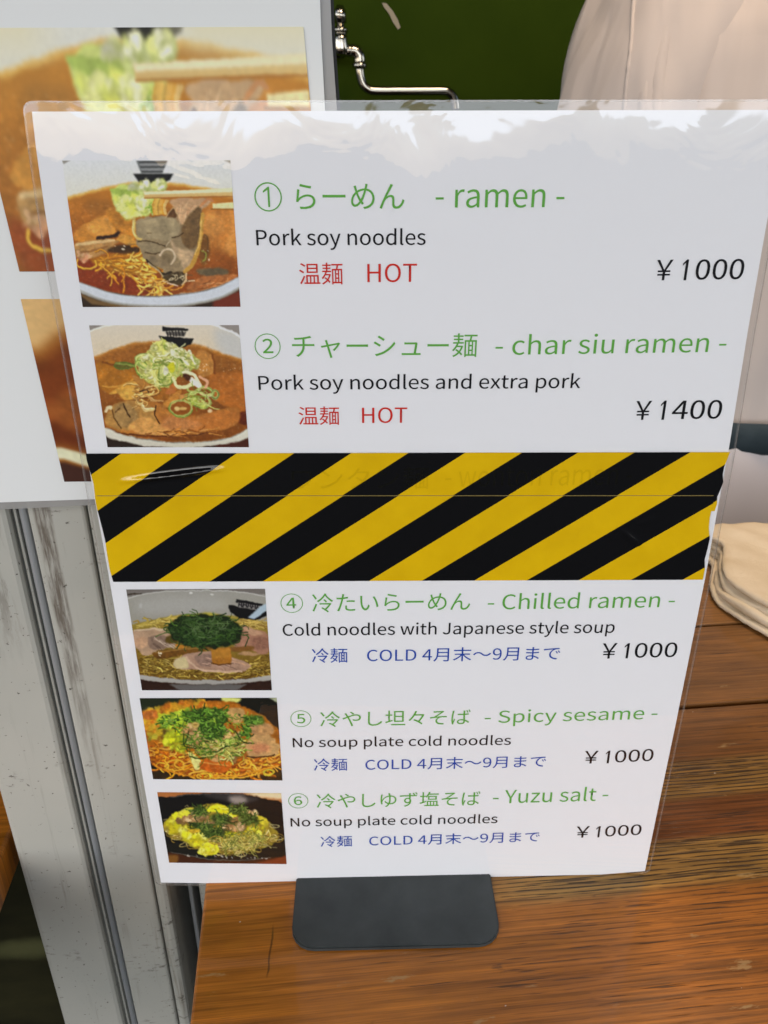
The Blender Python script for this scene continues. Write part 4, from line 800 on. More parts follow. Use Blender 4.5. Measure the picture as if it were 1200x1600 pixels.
def tex(ink, x, y):
    x = np.clip(x*ink.k-.5, 0, ink.W-1.001); y = np.clip(y*ink.k-.5, 0, ink.H-1.001); xi, yi = x.astype(int), y.astype(int); fx, fy = (x-xi)[:, None], (y-yi)[:, None]; a = ink.a
    return a[yi, xi]*(1-fx)*(1-fy)+a[yi, xi+1]*fx*(1-fy)+a[yi+1, xi]*(1-fx)*fy+a[yi+1, xi+1]*fx*fy
hot = ramen_hot()
def b2(u, v): p = on_y(u, v, BY); return (p[0], p[2])
def board_frame(q): return np.stack([q[:, 0], np.full(len(q), BY-.0004), q[:, 1]], 1)
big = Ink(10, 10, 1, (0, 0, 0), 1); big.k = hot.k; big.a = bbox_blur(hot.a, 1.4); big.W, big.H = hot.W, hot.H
A4 = [b2(-62, 44), b2(474, 42), b2(508, 421), b2(31, 424)]
# the poster's upper picture is an enlarged crop of the same bowl
ink_mesh('ramen_picture', A4, 250, 180, lambda q, U, V: (lambda c, w: c*(1-w)+np.array([224, 216, 180.])*w)(tex(big, U*1085+V*60, 178+V*620), (.16+.74*np.clip(1-V/.16, 0, 1)*np.clip(np.abs(U-.43)/.13-1, 0, 1))[:, None]), board_frame, board, .92)  # overall pale mix stands in for reflections on the poster's laminate
low = soup_bowl_big()
ink_mesh('soup_picture', [b2(33, 467), b2(500, 465), b2(520, 748), b2(101, 752)], 160, 110, lambda q, U, V: tex(low, U*1400-20, 20+V*960), board_frame, board, 1.0)

# ---------------------------------------------------------------- the laminated menu
menu = empty('laminated_menu', 'laminated ramen menu sheet with five pictures, prices and yellow black tape, on a dark stand', 'menu', SHEET)
SI = SHEET.inverted()
left = [(46, 181), (53, 240), (66, 330), (82, 427), (108, 570), (133, 712), (141, 760), (158, 850), (175, 944), (195, 1062), (215, 1180), (233, 1280), (250, 1379)]
right = [(1009, 1361), (1032, 1250), (1056, 1135), (1080, 1015), (1102, 906), (1119, 810), (1138, 708), (1168, 520), (1200, 335), (1213, 255), (1226, 178)]
bottom = [(350, 1380.5), (450, 1382.5), (600, 1382), (700, 1379.5), (800, 1375.5), (900, 1369.5)]
outline = [sh(*p) for p in left+bottom+right]
paper = link('paper_sheet', slab('paper_sheet', outline, -.0002, 0), M_PAPER, menu)
back = [sh(*p) for p in [(330, 1370), (330, 1385.5), (500, 1388), (700, 1385), (893, 1375), (893, 1360)]]
link('backing_paper', slab('backing_paper', back, -.0005, -.0003), M_PAPER, menu)
cx, cy = 0, SH/2
FILM_BUMP = .00052
M_FILM = m_clear('laminating_film', .0, (.9, .9, .9), FILM_BUMP, 1.85, .012)
ft = [(x+(.0024 if x > 0 else -.0024)*min(abs(x)/.09, 1), y) for x, y in outline]
def film_outline(dx, dtop, dbot, r):
    lft = [(sh(*p)[0]-dx, sh(*p)[1]) for p in left[1:-1]]; rgt = [(sh(*p)[0]+dx, sh(*p)[1]) for p in right[1:-1]]
    tl, tr = sh(*left[0]), sh(*right[-1]); bl, br = sh(*left[-1]), sh(*right[0])
    o = []
    def corner(c, sx, sy, d2, flip):
        X, Y = c[0]+sx*dx, c[1]+sy*d2; pts = [(X-sx*r+sx*r*math.sin(t), Y-sy*r+sy*r*math.cos(t)) for t in np.linspace(0, math.pi/2, 6)]
        return pts if not flip else pts[::-1]
    o += corner(tl, -1, 1, dtop, False); o += [tuple(q) for q in smooth_path(lft, 5)]; o += corner(bl, -1, -1, dbot, True)
    o += [(sh(*p)[0], sh(*p)[1]-dbot) for p in bottom]
    o += corner(br, 1, -1, dbot, False); o += [tuple(q) for q in smooth_path(rgt, 5)]; o += corner(tr, 1, 1, dtop, True)
    return o
fo = film_outline(.0022, .0026, .0014, .0028)
def sheet_face(name, pts, z, m, parent):
    bm = bmesh.new(); vs = [bm.verts.new((p[0], p[1], z)) for p in pts]; f = bm.faces.new(vs)
    return link(name, bm_mesh(name, bm), m, parent)
film = sheet_face('laminate_film', fo, .0004, M_FILM, menu)
# the welded clear margin has a thickness that catches the light along its rim
bm = bmesh.new(); n_ = len(fo); fi = film_outline(.0017, .0021, .0010, .0024)
rings = [[bm.verts.new((p[0], p[1], z)) for p in q] for q, z in ((fi, .00042), (fo, .00030), (fo, -.0003), (fi, -.00045))]
for a, b in zip(rings, rings[1:]):
    for i in range(n_): bm.faces.new((a[i], a[(i+1) % n_], b[(i+1) % n_], b[i]))
link('laminate_rim', bm_mesh('laminate_rim', bm, True), m_clear('laminate_rim', .10, (.62, .58, .54), 0, 1.5, .10), menu)
def sheet_frame(q): return np.stack([q[:, 0], q[:, 1], np.full(len(q), .0001)], 1)
def picture(name, ink, crop, k, quad, n, m, gain, label):
    def smp(q, U, V):
        w = np.c_[q, np.ones(len(q))] @ HOM.T; px = w[:, :2]/w[:, 2:]; return tex(ink, (px[:, 0]-crop[0])*k, (px[:, 1]-crop[1])*k)
    o = ink_mesh(name, [sh(crop[0]+a/k, crop[1]+b/k) for a, b in quad], n, m, smp, sheet_frame, menu, gain); o['label'] = label; return o
picture('food_picture', hot, (90, 240), 4.0, [(15, 68), (1068, 66), (1133, 975), (145, 977)], 300, 240, 1.0, 'picture of hot ramen with pork lifted by chopsticks')
picture('food_picture', ramen_pork(), (130, 500), 1200/270, [(28, 56), (1070, 54), (1142, 897), (158, 897)], 280, 210, 1.0, 'picture of ramen with pork slices and leek heap')
picture('food_picture', ramen_chilled(), (185, 915), 4.8, [(48, 38), (1092, 32), (1145, 790), (168, 790)], 280, 190, 1.0, 'picture of chilled ramen with dark green leek threads')
picture('food_picture', noodles_spicy(), (205, 1080), 1200/245, [(55, 58), (1108, 55), (1153, 685), (160, 675)], 260, 160, 1.0, 'picture of orange spicy noodles with herbs')
picture('food_picture', noodles_yuzu(), (235, 1225), 1200/225, [(48, 70), (1085, 78), (1132, 667), (150, 655)], 250, 150, 1.0, 'picture of noodles with yellow egg on a black plate')

# ---------------------------------------------------------------- lettering
GRN, BLK, RED, BLU = m_ink('green_ink', (86, 150, 60)), m_ink('black_ink', (14, 13, 16)), m_ink('red_ink', (180, 36, 24)), m_ink('blue_ink', (24, 62, 146))
FONT = None
try:
    _fp = os.path.join(bpy.utils.system_resource('DATAFILES', path='fonts'), 'Noto Sans CJK Regular.woff2')
    if os.path.exists(_fp): FONT = bpy.data.fonts.load(_fp)
except Exception: FONT = None
def glyphs(txt, thin):
    c = bpy.data.curves.new('t', 'FONT'); c.body = txt
    if FONT: c.font = FONT; c.offset = thin
    c.resolution_u = 5; o = bpy.data.objects.new('t', c); COL.objects.link(o)
    dg = bpy.context.evaluated_depsgraph_get(); me = bpy.data.meshes.new_from_object(o.evaluated_get(dg)); bpy.data.objects.remove(o)
    v = np.empty(len(me.vertices)*3); me.vertices.foreach_get('co', v); return me, v.reshape(-1, 3)
def text(name, txt, bl, br, top, m, parent=None, thin=None, z=.00016, sy=1.0):
    """put a line of print so that its ink spans bl-br (photo pixels of the lower ink corners) and reaches up to row `top` at its left end"""
    if thin is None: thin = {'title_text': -.0004, 'description_text': .0010, 'price_text': .0012}.get(name, -.0001)
    me, v = glyphs(txt, thin)
    a, b = sh(*bl), sh(*br); t = sh(bl[0], top)
    x0, x1, y0, y1 = v[:, 0].min(), v[:, 0].max(), v[:, 1].min(), v[:, 1].max()
    u = (v[:, 0]-x0)/(x1-x0); w = (v[:, 1]-y0)/(y1-y0)*(t[1]-a[1])*sy
    d = b-a; L = math.hypot(*d); nx, ny = -d[1]/L, d[0]/L
    q = np.stack([a[0]+d[0]*u+nx*w, a[1]+d[1]*u+ny*w, np.full(len(u), z)], 1)
    me.vertices.foreach_set('co', q.ravel()); me.update(); me.materials.clear()
    return link(name, me, m, parent or menu)
def one(name, bl, br, top, m, lw=.105):
    a, b = sh(*bl), sh(*br); t = sh(bl[0], top); h = t[1]-a[1]; w = b[0]-a[0]; s = h*lw
    pts = [(b[0]-s, a[1]), (b[0], a[1]), (b[0], a[1]+h), (b[0]-s*.75, a[1]+h), (a[0], a[1]+h*.80), (a[0], a[1]+h*.70), (b[0]-s, a[1]+h*.85)]
    return sheet_face(name, pts, .00016, m, menu)
def ring_face(name, x0, x1, y0, y1, m, w=.045):
    a, b = sh((x0+x1)/2, y1), sh((x0+x1)/2, y0); cx_, cy_ = (a+b)/2; r = (sh(x1, (y0+y1)/2)[0]-sh(x0, (y0+y1)/2)[0])/2; n = 40
    v = [(cx_+r*k*math.cos(2*math.pi*i/n), cy_+r*k*math.sin(2*math.pi*i/n), .00016) for k in (1, 1-w*2) for i in range(n)]
    return link(name, mesh(name, v, [(i, (i+1) % n, n+(i+1) % n, n+i) for i in range(n)]), m, menu)
ring_face('title_text', 394.7, 437.6, 290.4, 336, None) if False else None
T, D_, S_, P_ = 'title_text', 'description_text', 'season_text', 'price_text'
for r in ((T, 'らーめん', (460.5, 332.5), (629.5, 332), 293, GRN), (T, '- ramen -', (678, 330.5), (878.5, 329.8), 301.5, GRN),
          (D_, 'Pork soy noodles', (399, 396), (662.5, 395), 362.5, BLK), (S_, '温麺', (465.8, 449.5), (533.5, 449), 415.5, RED), (S_, 'HOT', (571.8, 446), (649, 445.5), 416.8, RED), (P_, '￥', (1021.5, 442.8), (1047, 442.3), 411, BLK), (P_, '000', (1083.5, 442.0), (1158.5, 441), 410, BLK),
          (T, '②', (397, 565), (437.4, 564.5), 525.3, GRN), (T, 'チャーシュー麺', (455, 563.5), (743, 562), 526, GRN), (T, '- char siu ramen -', (772, 559), (1132, 554), 526.7, GRN),
          (D_, 'Pork soy noodles and extra pork', (402.7, 619.5), (904.3, 616.5), 589.3, BLK), (S_, '温麺', (465, 667.3), (528.4, 667), 638.6, RED), (S_, 'HOT', (564, 664.5), (634.5, 664), 640, RED), (P_, '￥', (990, 659.5), (1014.5, 659), 630, BLK), (P_, '400', (1047.5, 658.6), (1124.8, 657.5), 629, BLK),
          (T, '④', (438, 959.5), (473, 958.5), 929.6, GRN), (T, '冷たいらーめん', (487, 958.6), (733.5, 955.5), 929, GRN), (T, '- Chilled ramen -', (761, 954.3), (1053, 950.3), 929, GRN),
          (D_, 'Cold noodles with Japanese style soup', (441, 1000.3), (958.5, 995.5), 975.3, BLK), (S_, '冷麺', (486.5, 1037), (542, 1036.3), 1014.3, BLU), (S_, 'COLD 4月末〜9月まで', (572.6, 1036), (873.8, 1032.3), 1014.3, BLU), (P_, '￥', (939, 1030.3), (962, 1029.8), 1006.5, BLK), (P_, '000', (990.5, 1029.0), (1056.5, 1027.8), 1006, BLK),
          (T, '⑤', (453.6, 1137), (486.3, 1136), 1111.3, GRN), (T, '冷やし坦々そば', (499.8, 1136.8), (734, 1132.8), 1112.6, GRN), (T, '- Spicy sesame -', (756.6, 1136.5), (1025.7, 1129.5), 1111, GRN),
          (D_, 'No soup plate cold noodles', (457, 1172.5), (797.5, 1168.5), 1152.6, BLK), (S_, '冷麺', (490, 1205.3), (542, 1204.3), 1186, BLU), (S_, 'COLD 4月末〜9月まで', (570.4, 1204.6), (852.5, 1198.8), 1186, BLU), (P_, '￥', (912.3, 1193.5), (933.5, 1193), 1174, BLK), (P_, '000', (960.5, 1192.0), (1020.5, 1189.3), 1173, BLK),
          (T, '⑥', (450.5, 1263.6), (481.8, 1262.6), 1240.2, GRN), (T, '冷やしゆず塩そば', (494.4, 1263.3), (749.3, 1258.8), 1240.4, GRN), (T, '- Yuzu salt -', (770, 1256), (949.8, 1251), 1233.6, GRN),
          (D_, 'No soup plate cold noodles', (453.9, 1295.5), (777, 1289.8), 1277.2, BLK), (S_, '冷麺', (500.7, 1323.6), (549.8, 1322.3), 1306.6, BLU), (S_, 'COLD 4月末〜9月まで', (576.7, 1322.2), (843, 1315), 1305.6, BLU), (P_, '￥', (900, 1309), (920.5, 1308.3), 1291.4, BLK), (P_, '000', (945.5, 1307.2), (1002.3, 1304.3), 1290.6, BLK)):
    text(*r)
for r in (((1062, 442.6), (1070.5, 442.4), 410.3), ((1028.5, 659.2), (1036.5, 659), 629.3), ((973.5, 1029.8), (981, 1029.6), 1006.3), ((945, 1193), (951.5, 1192.8), 1173.4), ((930.5, 1308.2), (937, 1308), 1291)): one('price_text', *r, BLK, .13)
ring_face('title_text', 394.7, 437.6, 290.4, 336, GRN); one('title_text', (409.5, 329), (419.5, 329), 297.5, GRN, .10)

# ---------------------------------------------------------------- hazard tape over the sold-out dish
_pts = []; _k = []
for j, (a, b) in enumerate(((550, 245), (637, 329), (726, 410), (813, 494), (901, 576), (990, 658), (1079, 738))):
    for q in (sh(a, 709), sh(b, 907)): _pts.append([q[0], q[1], 1]); _k.append(j)
SA, SB, SC = np.linalg.lstsq(np.array(_pts), np.array(_k, float), rcond=None)[0]
def m_tape(shift):
    m = mat('hazard_tape', rough=.10, spec=.5); g = N(m); o = g.obj(); x, y, z = g.xyz(o)
    s = g.math('ADD', g.math('ADD', g.math('MULTIPLY', x, float(SA)), g.math('MULTIPLY', y, float(SB))), float(SC)+shift+100)
    fr = g.math('MODULO', s, 2.0); blk = g.math('MULTIPLY', g.sstep(fr, 0.985, 1.015), 1.0)     # 0..1 yellow, 1..2 black
    wear = g.noise(o, 60, 4); yel = g.ramp(wear, [(.3, (.60, .37, .002)), (.7, (.68, .43, .003))])
    g.col(g.mix(blk, yel, (.004, .004, .0045))); g.nrm(g.bump(g.noise(o, 70, 3), .12, .0006)); return m
def tape(px, z, m, bumps, nx=220, ny=44):
    tl, tr, br, bl = [np.array(sh(*p)) for p in px]
    u = np.linspace(0, 1, nx+1); v = np.linspace(0, 1, ny+1); U, V = np.meshgrid(u, v)
    Q = ((1-U)*(1-V))[..., None]*tl+(U*(1-V))[..., None]*tr+(U*V)[..., None]*br+((1-U)*V)[..., None]*bl
    rg = np.random.default_rng(5); wob = np.interp(v, np.linspace(0, 1, 9), rg.normal(size=9)*.00025)[:, None]
    Q[..., 0] += (wob*(1-U)**40+np.interp(v, np.linspace(0, 1, 9), rg.normal(size=9)*.0003)[:, None]*U**40)
    Z = np.full(U.shape, z)
    for cx_, cy_, L, W, ang, h in bumps:
        c0 = sh(cx_, cy_); c, s = math.cos(ang), math.sin(ang); dx, dy = Q[..., 0]-c0[0], Q[..., 1]-c0[1]
        a = (dx*c+dy*s)/L; b = (-dx*s+dy*c)/W; Z += h*np.exp(-b*b*2.2)*np.clip(1-a*a, 0, 1)
    verts = np.stack([Q[..., 0], Q[..., 1], Z], -1).reshape(-1, 3); i = np.arange((nx+1)*(ny+1)).reshape(ny+1, nx+1)
    F = np.stack([i[:-1, :-1], i[1:, :-1], i[1:, 1:], i[:-1, 1:]], -1).reshape(-1, 4)
    me = mesh('hazard_tape', verts, F.tolist(), True); return link('hazard_tape', me, m, menu)
tape([(133, 711), (1137, 708.5), (1117, 800), (153, 805)], .00060, m_tape(0.0), [(268, 744, .0190, .0013, .12, .0016)])
tape([(147.5, 776.5), (1113, 776), (1098.5, 906), (175, 909.5)], .00085, m_tape(-.015), [(986, 842, .0060, .0009, -.72, .0007), (1010, 815, .004, .0008, .4, .0003)])
e0, e1 = sh(150, 776.4), sh(1113, 775.9); M_TEDGE = mat('tape_edge', (.30, .22, .06), .5, .3)
link('tape_edge', slab('tape_edge', [(e0[0], e0[1]-.0000), (e1[0], e1[1]), (e1[0], e1[1]+.00014), (e0[0], e0[1]+.00014)], .00062, .00090), M_TEDGE, menu)  # lighter colour draws the thin highlight along the tape overlap
M_GHOST = m_clear('ghost_of_covered_print', .09, (.02, .02, .0), 0, 1.0, .3)
for txt, a, b, t in (('ワンタン麺', (455, 768), (668, 766), 733), ('- wonton ramen -', (694, 763), (985, 759), 732)):
    o = text('covered_text', txt, a, b, t, M_GHOST, menu, -.0005, .00066)

# ---------------------------------------------------------------- stand of dark steel
stand = empty('menu_stand', 'dark slate grey metal stand with rounded foot plate holding up the menu', 'stand', Matrix.Translation((SHEET[0][3], SHEET[1][3], 0)) @ Matrix.Rotation(math.atan2(_ax[1], _ax[0]), 4, 'Z'))
SM = stand.matrix_world.inverted()
def st(u, v, z):
    p = STALL @ Vector(on_z(u, v, z)); q = SM @ p; return q
l0, r0, f0 = st(457, 1440, .002)[0], st(779, 1438, .002)[0], st(617, 1478, .002)[1]
def rrect(x0, x1, y0, y1, r, k=6, back_r=None):
    o = []
    for cx_, cy_, a, rr in ((x0+r, y0+r, math.pi, r), (x1-r, y0+r, 1.5*math.pi, r)):
        o += [(cx_+rr*math.cos(a+t), cy_+rr*math.sin(a+t)) for t in np.linspace(0, math.pi/2, k)]
    return o+[(x1, y1), (x0, y1)]
link('foot_plate', slab('foot_plate', rrect(l0, r0, f0, .062, .0095), 0, .0018, .0005), M_SLATE, stand)
bm = bmesh.new(); o_ = rrect(l0+.001, r0-.001, -.175, -.002, .012)
vs = [bm.verts.new((x, .0045+(-y)*.021, -y)) for x, y in o_]; f = bm.faces.new(vs); r = bmesh.ops.extrude_face_region(bm, geom=[f])
for e in r['geom']:
    if isinstance(e, bmesh.types.BMVert): e.co.y += .0015
link('back_plate', bm_mesh('back_plate', bm), M_SLATE, stand)

# ---------------------------------------------------------------- faucet on the back wall
FY = 1.405; FT = 1.22
fau = empty('wall_faucet', 'chrome wall faucet with long bent spout on the green wall', 'faucet', STALL)
def fp(u, v, dy=0): p = on_y(u, v, FY); return Vector((p[0], p[1]+dy, p[2]))
_tube = tube
def tube(bm, path, radii, n=16): _tube(bm, path, [r_*FT for r_ in radii] if hasattr(radii, '__len__') else radii*FT, n)
def smooth3(p, n=5): 
    q = smooth_path([tuple(x) for x in p], n); return [Vector(x) for x in q]
px1 = .00108
bm = bmesh.new(); tube(bm, [fp(531, 8), fp(531, 14), fp(531, 15), fp(532, 36), fp(532, 37), fp(532, 41)], [.004, .0065, .0075, .0080, .005, .005], 20); tube(bm, [fp(532, 41), fp(532, 45), fp(532, 50), fp(532, 53)], [.006, .0095, .0095, .006], 20)
link('tap_handle', bm_mesh('tap_handle', bm, True), M_CHROME, fau)
bm = bmesh.new(); tube(bm, [fp(532, 52), fp(532, 62), fp(533, 76), fp(534, 84), fp(534, 88)], [.0085, .0085, .0105, .0095, .006], 20); tube(bm, [fp(533, 76), fp(520, 76, .02), fp(515, 76, .06)], [.011, .012, .014], 16)
tube(bm, [fp(536, 80), fp(545, 79), fp(552, 80)], [.006, .0075, .0075], 16)
link('valve_body', bm_mesh('valve_body', bm, True), M_CHROME, fau)
bm = bmesh.new(); tube(bm, smooth3([fp(549, 79), fp(556, 81), fp(561, 88), fp(562, 98)]), .0078, 16); tube(bm, [fp(562, 97), fp(562, 99), fp(562, 106), fp(562, 108)], [.006, .0095, .0095, .006], 18)
link('spout_collar', bm_mesh('spout_collar', bm, True), M_CHROME, fau)
bm = bmesh.new(); tube(bm, smooth3([fp(562, 107), fp(563, 118), fp(567, 131), fp(575, 139), (fp(586, 142)), fp(630, 142), fp(690, 142), fp(700, 144), fp(707, 150), fp(711, 160), fp(712, 172)]), .0058, 16)
link('spout', bm_mesh('spout', bm, True), M_CHROME, fau)

tube = _tube

# ---------------------------------------------------------------- folded cloth on the counter
cloth = empty('folded_cloth', 'folded cream cotton cloth lying on the counter right of the menu', 'cloth', STALL)
M_CLOTH = mat('cream_cotton', (.52, .39, .24), .9, .1); g = N(M_CLOTH); o = g.obj(); g.col(g.ramp(g.noise(o, 40, 4), [(.3, (.74, .61, .43)), (.7, (.82, .69, .51))]))
g.nrm(g.bump(g.math('ADD', g.noise(o, 1100, 2), g.math('MULTIPLY', g.noise(o, 60, 2), 1.2)), .6, .0009))
fr_ = [np.array(on_z(*p)[:2]) for p in ((1096, 925), (1130, 955), (1165, 978), (1200, 1000), (1260, 1030))]
rg = np.random.default_rng(8)
zz = 0.0
for k in range(4):
    th_ = (.0052, .0060, .0056, .0050)[k]; ins = (0, .002, .0045, .006)[k]
    A = np.array([fr_[0][0]+.002+ins, .437]); B = np.array([.338-ins*.2, .272+ins*1.4]); Cc = np.array([.60, .37]); Dd = np.array([.50, .516-ins*.5]); E = np.array([.309+ins*.5, .514])
    loop = smooth_path([A, A+(B-A)*.35+rg.normal(size=2)*.0014, A+(B-A)*.7+rg.normal(size=2)*.0014, B, B+(Cc-B)*.5, Cc, Cc+(Dd-Cc)*.5, Dd, E, A+(E-A)*.6+rg.normal(size=2)*.001], 26, True)
    c = loop.mean(0); n = len(loop); ph = rg.random(3)*6
    def hz(p): return .0016*math.sin(p[0]*70+ph[0])*math.cos(p[1]*55+ph[1])+.0008*math.sin(p[0]*190+p[1]*150+ph[2])
    fz = rg.normal(size=(12, len(loop), 3))*.00010; rings = []
    for s_, zf in ((.985, .06), (1.0, .28), (1.004, .5), (1.0, .74), (.985, .94), (.95, 1.0), (.85, 1.04), (.7, 1.05), (.5, 1.06), (.25, 1.06)):
        rings.append([(c[0]+(p[0]-c[0])*s_, c[1]+(p[1]-c[1])*s_, zz+zf*th_+(hz(p*s_+c*(1-s_)) if zf > .2 else 0)+.0006) for p in loop])
    rings = [[(q[0]+fz[ri, qi, 0]*2, q[1]+fz[ri, qi, 1]*2, q[2]+fz[ri, qi, 2]) for qi, q in enumerate(r_)] for ri, r_ in enumerate(rings)]
    v = [q for r_ in rings for q in r_]+[(c[0], c[1], zz+th_*1.06)]; F = [(i*n+j, i*n+(j+1) % n, (i+1)*n+(j+1) % n, (i+1)*n+j) for i in range(len(rings)-1) for j in range(n)]+[((len(rings)-1)*n+j, (len(rings)-1)*n+(j+1) % n, len(v)-1) for j in range(n)]
    F.append(tuple(range(n))[::-1])
    link('cloth_fold', mesh('cloth_fold', v, F, True), M_CLOTH, cloth); zz += th_*.92

# ---------------------------------------------------------------- person behind the counter
PX, PYY = .58, .96
per = empty('person', 'person in a pale loose work shirt and tied apron standing behind the counter', 'person', STALL @ Matrix.Translation((PX, PYY, -.95)))
M_SKIN = mat('skin', (.55, .33, .23), .5, .4); M_SHIRT = mat('pale_shirt', (.56, .485, .435), .9, .05); g = N(M_SHIRT); o = g.obj()
g.nrm(g.bump(g.math('ADD', g.noise(g.scale(o, (11, 11, 2.2)), 1, 1.5, .4, .8), g.math('MULTIPLY', g.noise(g.scale(o, (20, 20, 3.5)), 1, 1, .4, 1.0), .40)), .55, .03))
M_APRON = mat('pale_apron', (.88, .79, .76), .85, .15); M_TIE = m_noisy('dark_teal_tie', (.030, .044, .050), (.05, .068, .076), 30, .8, .2); M_TROU = mat('dark_trousers', (.03, .03, .035), .8, .2); M_HAIR = mat('dark_hair', (.015, .012, .01), .6, .4)
def skin(name, verts, edges, radii, root, m, parent, sub=2):
    me = bpy.data.meshes.new(name); me.from_pydata(verts, edges, []); o = bpy.data.objects.new(name, me); COL.objects.link(o)
    mo = o.modifiers.new('s', 'SKIN'); sv = me.skin_vertices[0].data
    for i, r_ in enumerate(radii): sv[i].radius = r_ if hasattr(r_, '__len__') else (r_, r_)
    sv[root].use_root = True; mo.use_smooth_shade = True
    o.modifiers.new('d', 'SUBSURF').levels = sub; o.modifiers['d'].render_levels = sub
    dg = bpy.context.evaluated_depsgraph_get(); dg.update(); fin = bpy.data.meshes.new_from_object(o.evaluated_get(dg)); bpy.data.objects.remove(o); bpy.data.meshes.remove(me)
    fin.polygons.foreach_set('use_smooth', [True]*len(fin.polygons)); fin.materials.clear(); return link(name, fin, m, parent)
# body: pelvis, spine, neck, head; arms hang down, hands slightly curled; facing the counter (-y)
V = [(0, 0, .93), (0, 0, 1.08), (0, .01, 1.26), (0, .01, 1.40), (0, 0, 1.50), (0, -.015, 1.56), (0, -.02, 1.63), (0, -.015, 1.70)]; E = [(0, 1), (1, 2), (2, 3), (3, 4), (4, 5), (5, 6), (6, 7)]; R = [(.15, .10), (.13, .095), (.15, .10), (.14, .085), .052, .062, .078, .06]
for s_ in (-1, 1):
    i = len(V); V += [(s_*.150, .01, 1.39), (s_*.215, .010, 1.14), (s_*.240, -.05, .92), (s_*.245, -.075, .855)]; E += [(3, i), (i, i+1), (i+1, i+2), (i+2, i+3)]; R += [.056, .043, .030, (.038, .022)]
    for k, (dx, L) in enumerate(((-.027, .062), (-.009, .074), (.009, .070), (.025, .056))):
        j = len(V); V += [(s_*.245+dx, -.088, .835-L*.2), (s_*.245+dx, -.092, .825-L*.6), (s_*.245+dx*.9, -.080, .82-L)]; E += [(i+3, j), (j, j+1), (j+1, j+2)]; R += [.0095, .009, .0075]
    j = len(V); V += [(s_*.245-s_*.038, -.10, .85), (s_*.245-s_*.045, -.115, .81)]; E += [(i+3, j), (j, j+1)]; R += [.011, .009]
    i = len(V); V += [(s_*.095, 0, .86), (s_*.105, -.01, .48), (s_*.11, .02, .10), (s_*.115, -.10, .035)]; E += [(0, i), (i, i+1), (i+1, i+2), (i+2, i+3)]; R += [.085, .06, .042, (.042, .032)]
body = skin('body', V, E, R, 0, M_SKIN, per)
# face: nose, eyes, mouth, ears kept with the head as small modelled parts of the body mesh would hide under the frame edge; hair cap
bm = bmesh.new(); bmesh.ops.create_uvsphere(bm, u_segments=24, v_segments=16, radius=1)
for v in list(bm.verts):
    if v.co.z < -.15 and v.co.y < .2: v.co.z = -.15
    v.co = Vector((v.co.x*.088, v.co.y*.10+.005, v.co.z*.095+1.685))
link('hair', bm_mesh('hair', bm, True), M_HAIR, per)
# shirt: lofted torso with loose folds
def loft(rings_, n=64, fold=0.0, seed=1, cap=False):
    rg = np.random.default_rng(seed); ph = rg.random(6)*6.28; v = []
    for (cx_, cy_, z, rx, ry, pw) in rings_:
        for k in range(n):
            t = 2*math.pi*k/n; c, s = math.cos(t), math.sin(t); e = 2/pw
            x = abs(c)**e*math.copysign(1, c); y = abs(s)**e*math.copysign(1, s)
            f_ = 1+fold*(math.sin(7*t+ph[0]+z*5)*.5+math.sin(12*t+ph[1]-z*9)*.3+math.sin(19*t+ph[2]+z*4)*.2)
            v.append((cx_+rx*x*f_, cy_+ry*y*f_, z))
    F = [(i*n+k, i*n+(k+1) % n, (i+1)*n+(k+1) % n, (i+1)*n+k) for i in range(len(rings_)-1) for k in range(n)]
    if cap: F += [tuple(range(n))[::-1], tuple(range((len(rings_)-1)*n, len(rings_)*n))]
    return v, F
def interp_rings(keys, m):
    k = np.array(keys, float); t = np.linspace(0, len(k)-1, m); return [tuple(np.interp(q, np.arange(len(k)), k[:, j]) for j in range(6)) for q in t]
tr_ = interp_rings([(0, 0, .72, .205, .165, 2.3), (0, 0, .86, .205, .160, 2.3), (0, 0, .955, .188, .145, 2.3), (0, 0, 1.06, .195, .150, 2.5), (0, 0, 1.20, .205, .152, 2.7), (0, .005, 1.32, .200, .145, 2.8), (0, .01, 1.40, .175, .122, 2.6), (0, .01, 1.445, .125, .092, 2.3), (0, .005, 1.475, .085, .075, 2.0), (0, .002, 1.50, .070, .066, 2.0)], 44)
v, F = loft(tr_, 96, .055, 3); sh_ = link('shirt', mesh('shirt', v, F, True), M_SHIRT, per)
def sleeve(s_):
    keys = [(s_*.110, .012, 1.420), (s_*.158, .002, 1.372), (s_*.186, -.012, 1.30), (s_*.210, -.018, 1.20), (s_*.232, .005, 1.08), (s_*.238, -.01, .99)]
    P = smooth_path(keys, 7); bm = bmesh.new(); n = 32; rr = np.interp(np.linspace(0, 1, len(P)), [0, .2, .45, .8, 1], [.074, .088, .090, .080, .074]); rg = np.random.default_rng(4); rings = []
    for i, p in enumerate(P):
        d = Vector(P[min(i+1, len(P)-1)]-P[max(i-1, 0)]).normalized(); a = d.cross(Vector((0, 1, 0))).normalized(); b = d.cross(a).normalized()
        rings.append([bm.verts.new(Vector(p)+(a*math.cos(t)+b*math.sin(t)*1.05)*rr[i]*(1+.050*math.sin(5*t+i*.22)+.035*math.sin(9*t-i*.4))) for t in np.linspace(0, 2*math.pi, n, endpoint=False)])
    for r_, q in zip(rings, rings[1:]):
        for k in range(n): bm.faces.new((r_[k], r_[(k+1) % n], q[(k+1) % n], q[k]))
    bm.faces.new(rings[0]); return link('shirt_sleeve', bm_mesh('shirt_sleeve', bm, True), M_SHIRT, sh_)
for s_ in (-1, 1): sleeve(s_)
v, F = loft(interp_rings([(0, 0, .906, .209, .166, 2.4), (0, 0, .912, .213, .170, 2.4), (0, 0, .936, .214, .171, 2.4), (0, 0, .944, .210, .167, 2.4)], 8), 80, .008, 3); link('apron_tie', mesh('apron_tie', v, F, True), M_TIE, per)
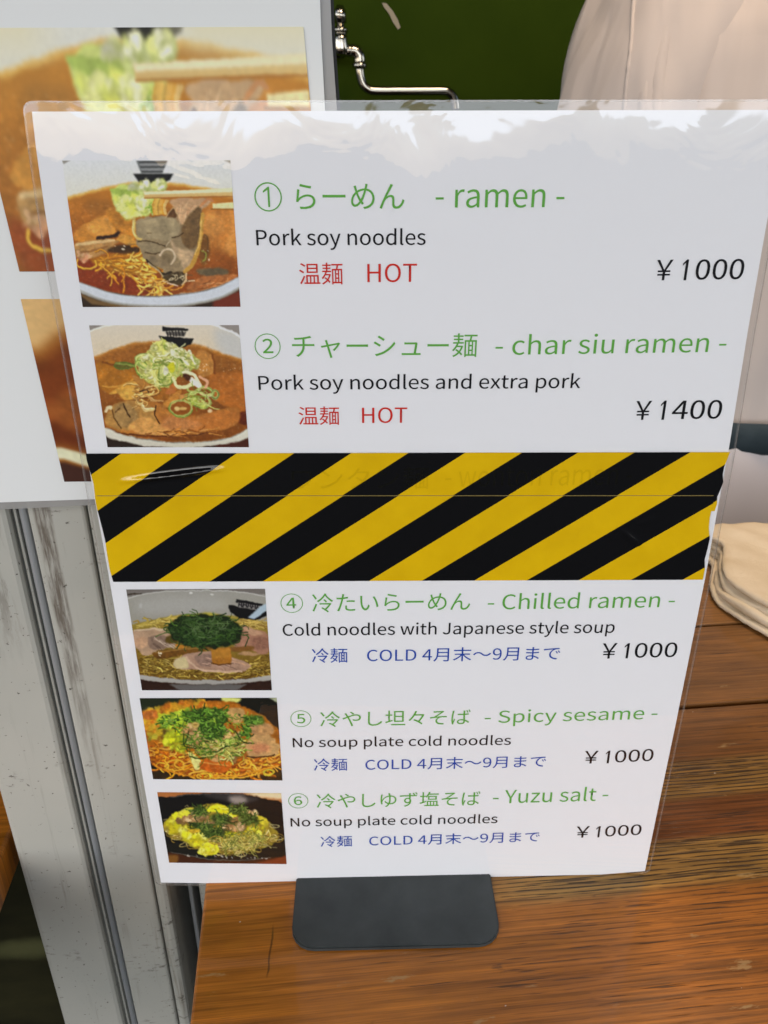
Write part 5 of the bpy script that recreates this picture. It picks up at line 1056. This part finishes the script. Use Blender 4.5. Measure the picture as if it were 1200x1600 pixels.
v, F = loft(interp_rings([(0, -.004, .45, .235, .190, 2.4), (0, -.004, .75, .222, .182, 2.4), (0, -.002, .90, .207, .166, 2.4), (0, 0, .925, .206, .165, 2.4)], 24), 80, .03, 9); link('apron', mesh('apron', v, F, True), M_APRON, per)
for s_ in (-1, 1):
    bm = bmesh.new(); tube(bm, [(s_*.095, 0, .90), (s_*.103, -.008, .5), (s_*.11, .015, .10)], [.098, .078, .06], 24); link('trouser_leg', bm_mesh('trouser_leg', bm, True), M_TROU, per)
    bm = bmesh.new(); tube(bm, [(s_*.112, .07, .04), (s_*.113, .05, .045), (s_*.115, -.08, .04), (s_*.117, -.15, .032), (s_*.117, -.165, .03)], [.02, .043, .042, .032, .015], 20); link('shoe', bm_mesh('shoe', bm, True), M_BLACK, per)

from mathutils.bvhtree import BVHTree
bpy.context.view_layer.update()
_vv, _ff = [], []
for o_ in [c for c in per.children_recursive if c.name.startswith('shirt')]:
    k0 = len(_vv); _vv += [o_.matrix_world @ v_.co for v_ in o_.data.vertices]; _ff += [[k0+i_ for i_ in q_.vertices] for q_ in o_.data.polygons]
_bvh = BVHTree.FromPolygons(_vv, _ff); _pi = per.matrix_world.inverted(); _o = Vector((0, 0, CAM_H))
for nm, px, r_ in (('shirt_seam', [(992, -60), (990, 0), (988, 35), (986, 70), (981, 110), (977, 150), (973, 200), (965, 260)], .0020), ('shirt_fold', [(1012, 112), (1009, 130), (1005, 150), (1001, 175), (998, 230)], .0055), ('shirt_fold', [(1046, -30), (1040, 40), (1032, 90), (1026, 150), (1024, 220)], .0080)):
    pts = []
    for u, v in smooth_path(px, 5):
        d = STALL @ Vector(ray(u, v)); hit = _bvh.ray_cast(_o, d.normalized())
        if hit[0] is not None: pts.append(_pi @ (hit[0]+d.normalized()*r_*(.3 if nm == 'shirt_seam' else .78)))
    if len(pts) > 5:
        t_ = np.linspace(0, 1, len(pts)); bm = bmesh.new(); tube(bm, pts, list(r_*(np.ones(len(pts)) if nm == 'shirt_seam' else .25+.75*np.sin(np.pi*np.clip(t_*.8+.02, 0, 1)))), 14); link(nm, bm_mesh(nm, bm, True), M_SHIRT, sh_)
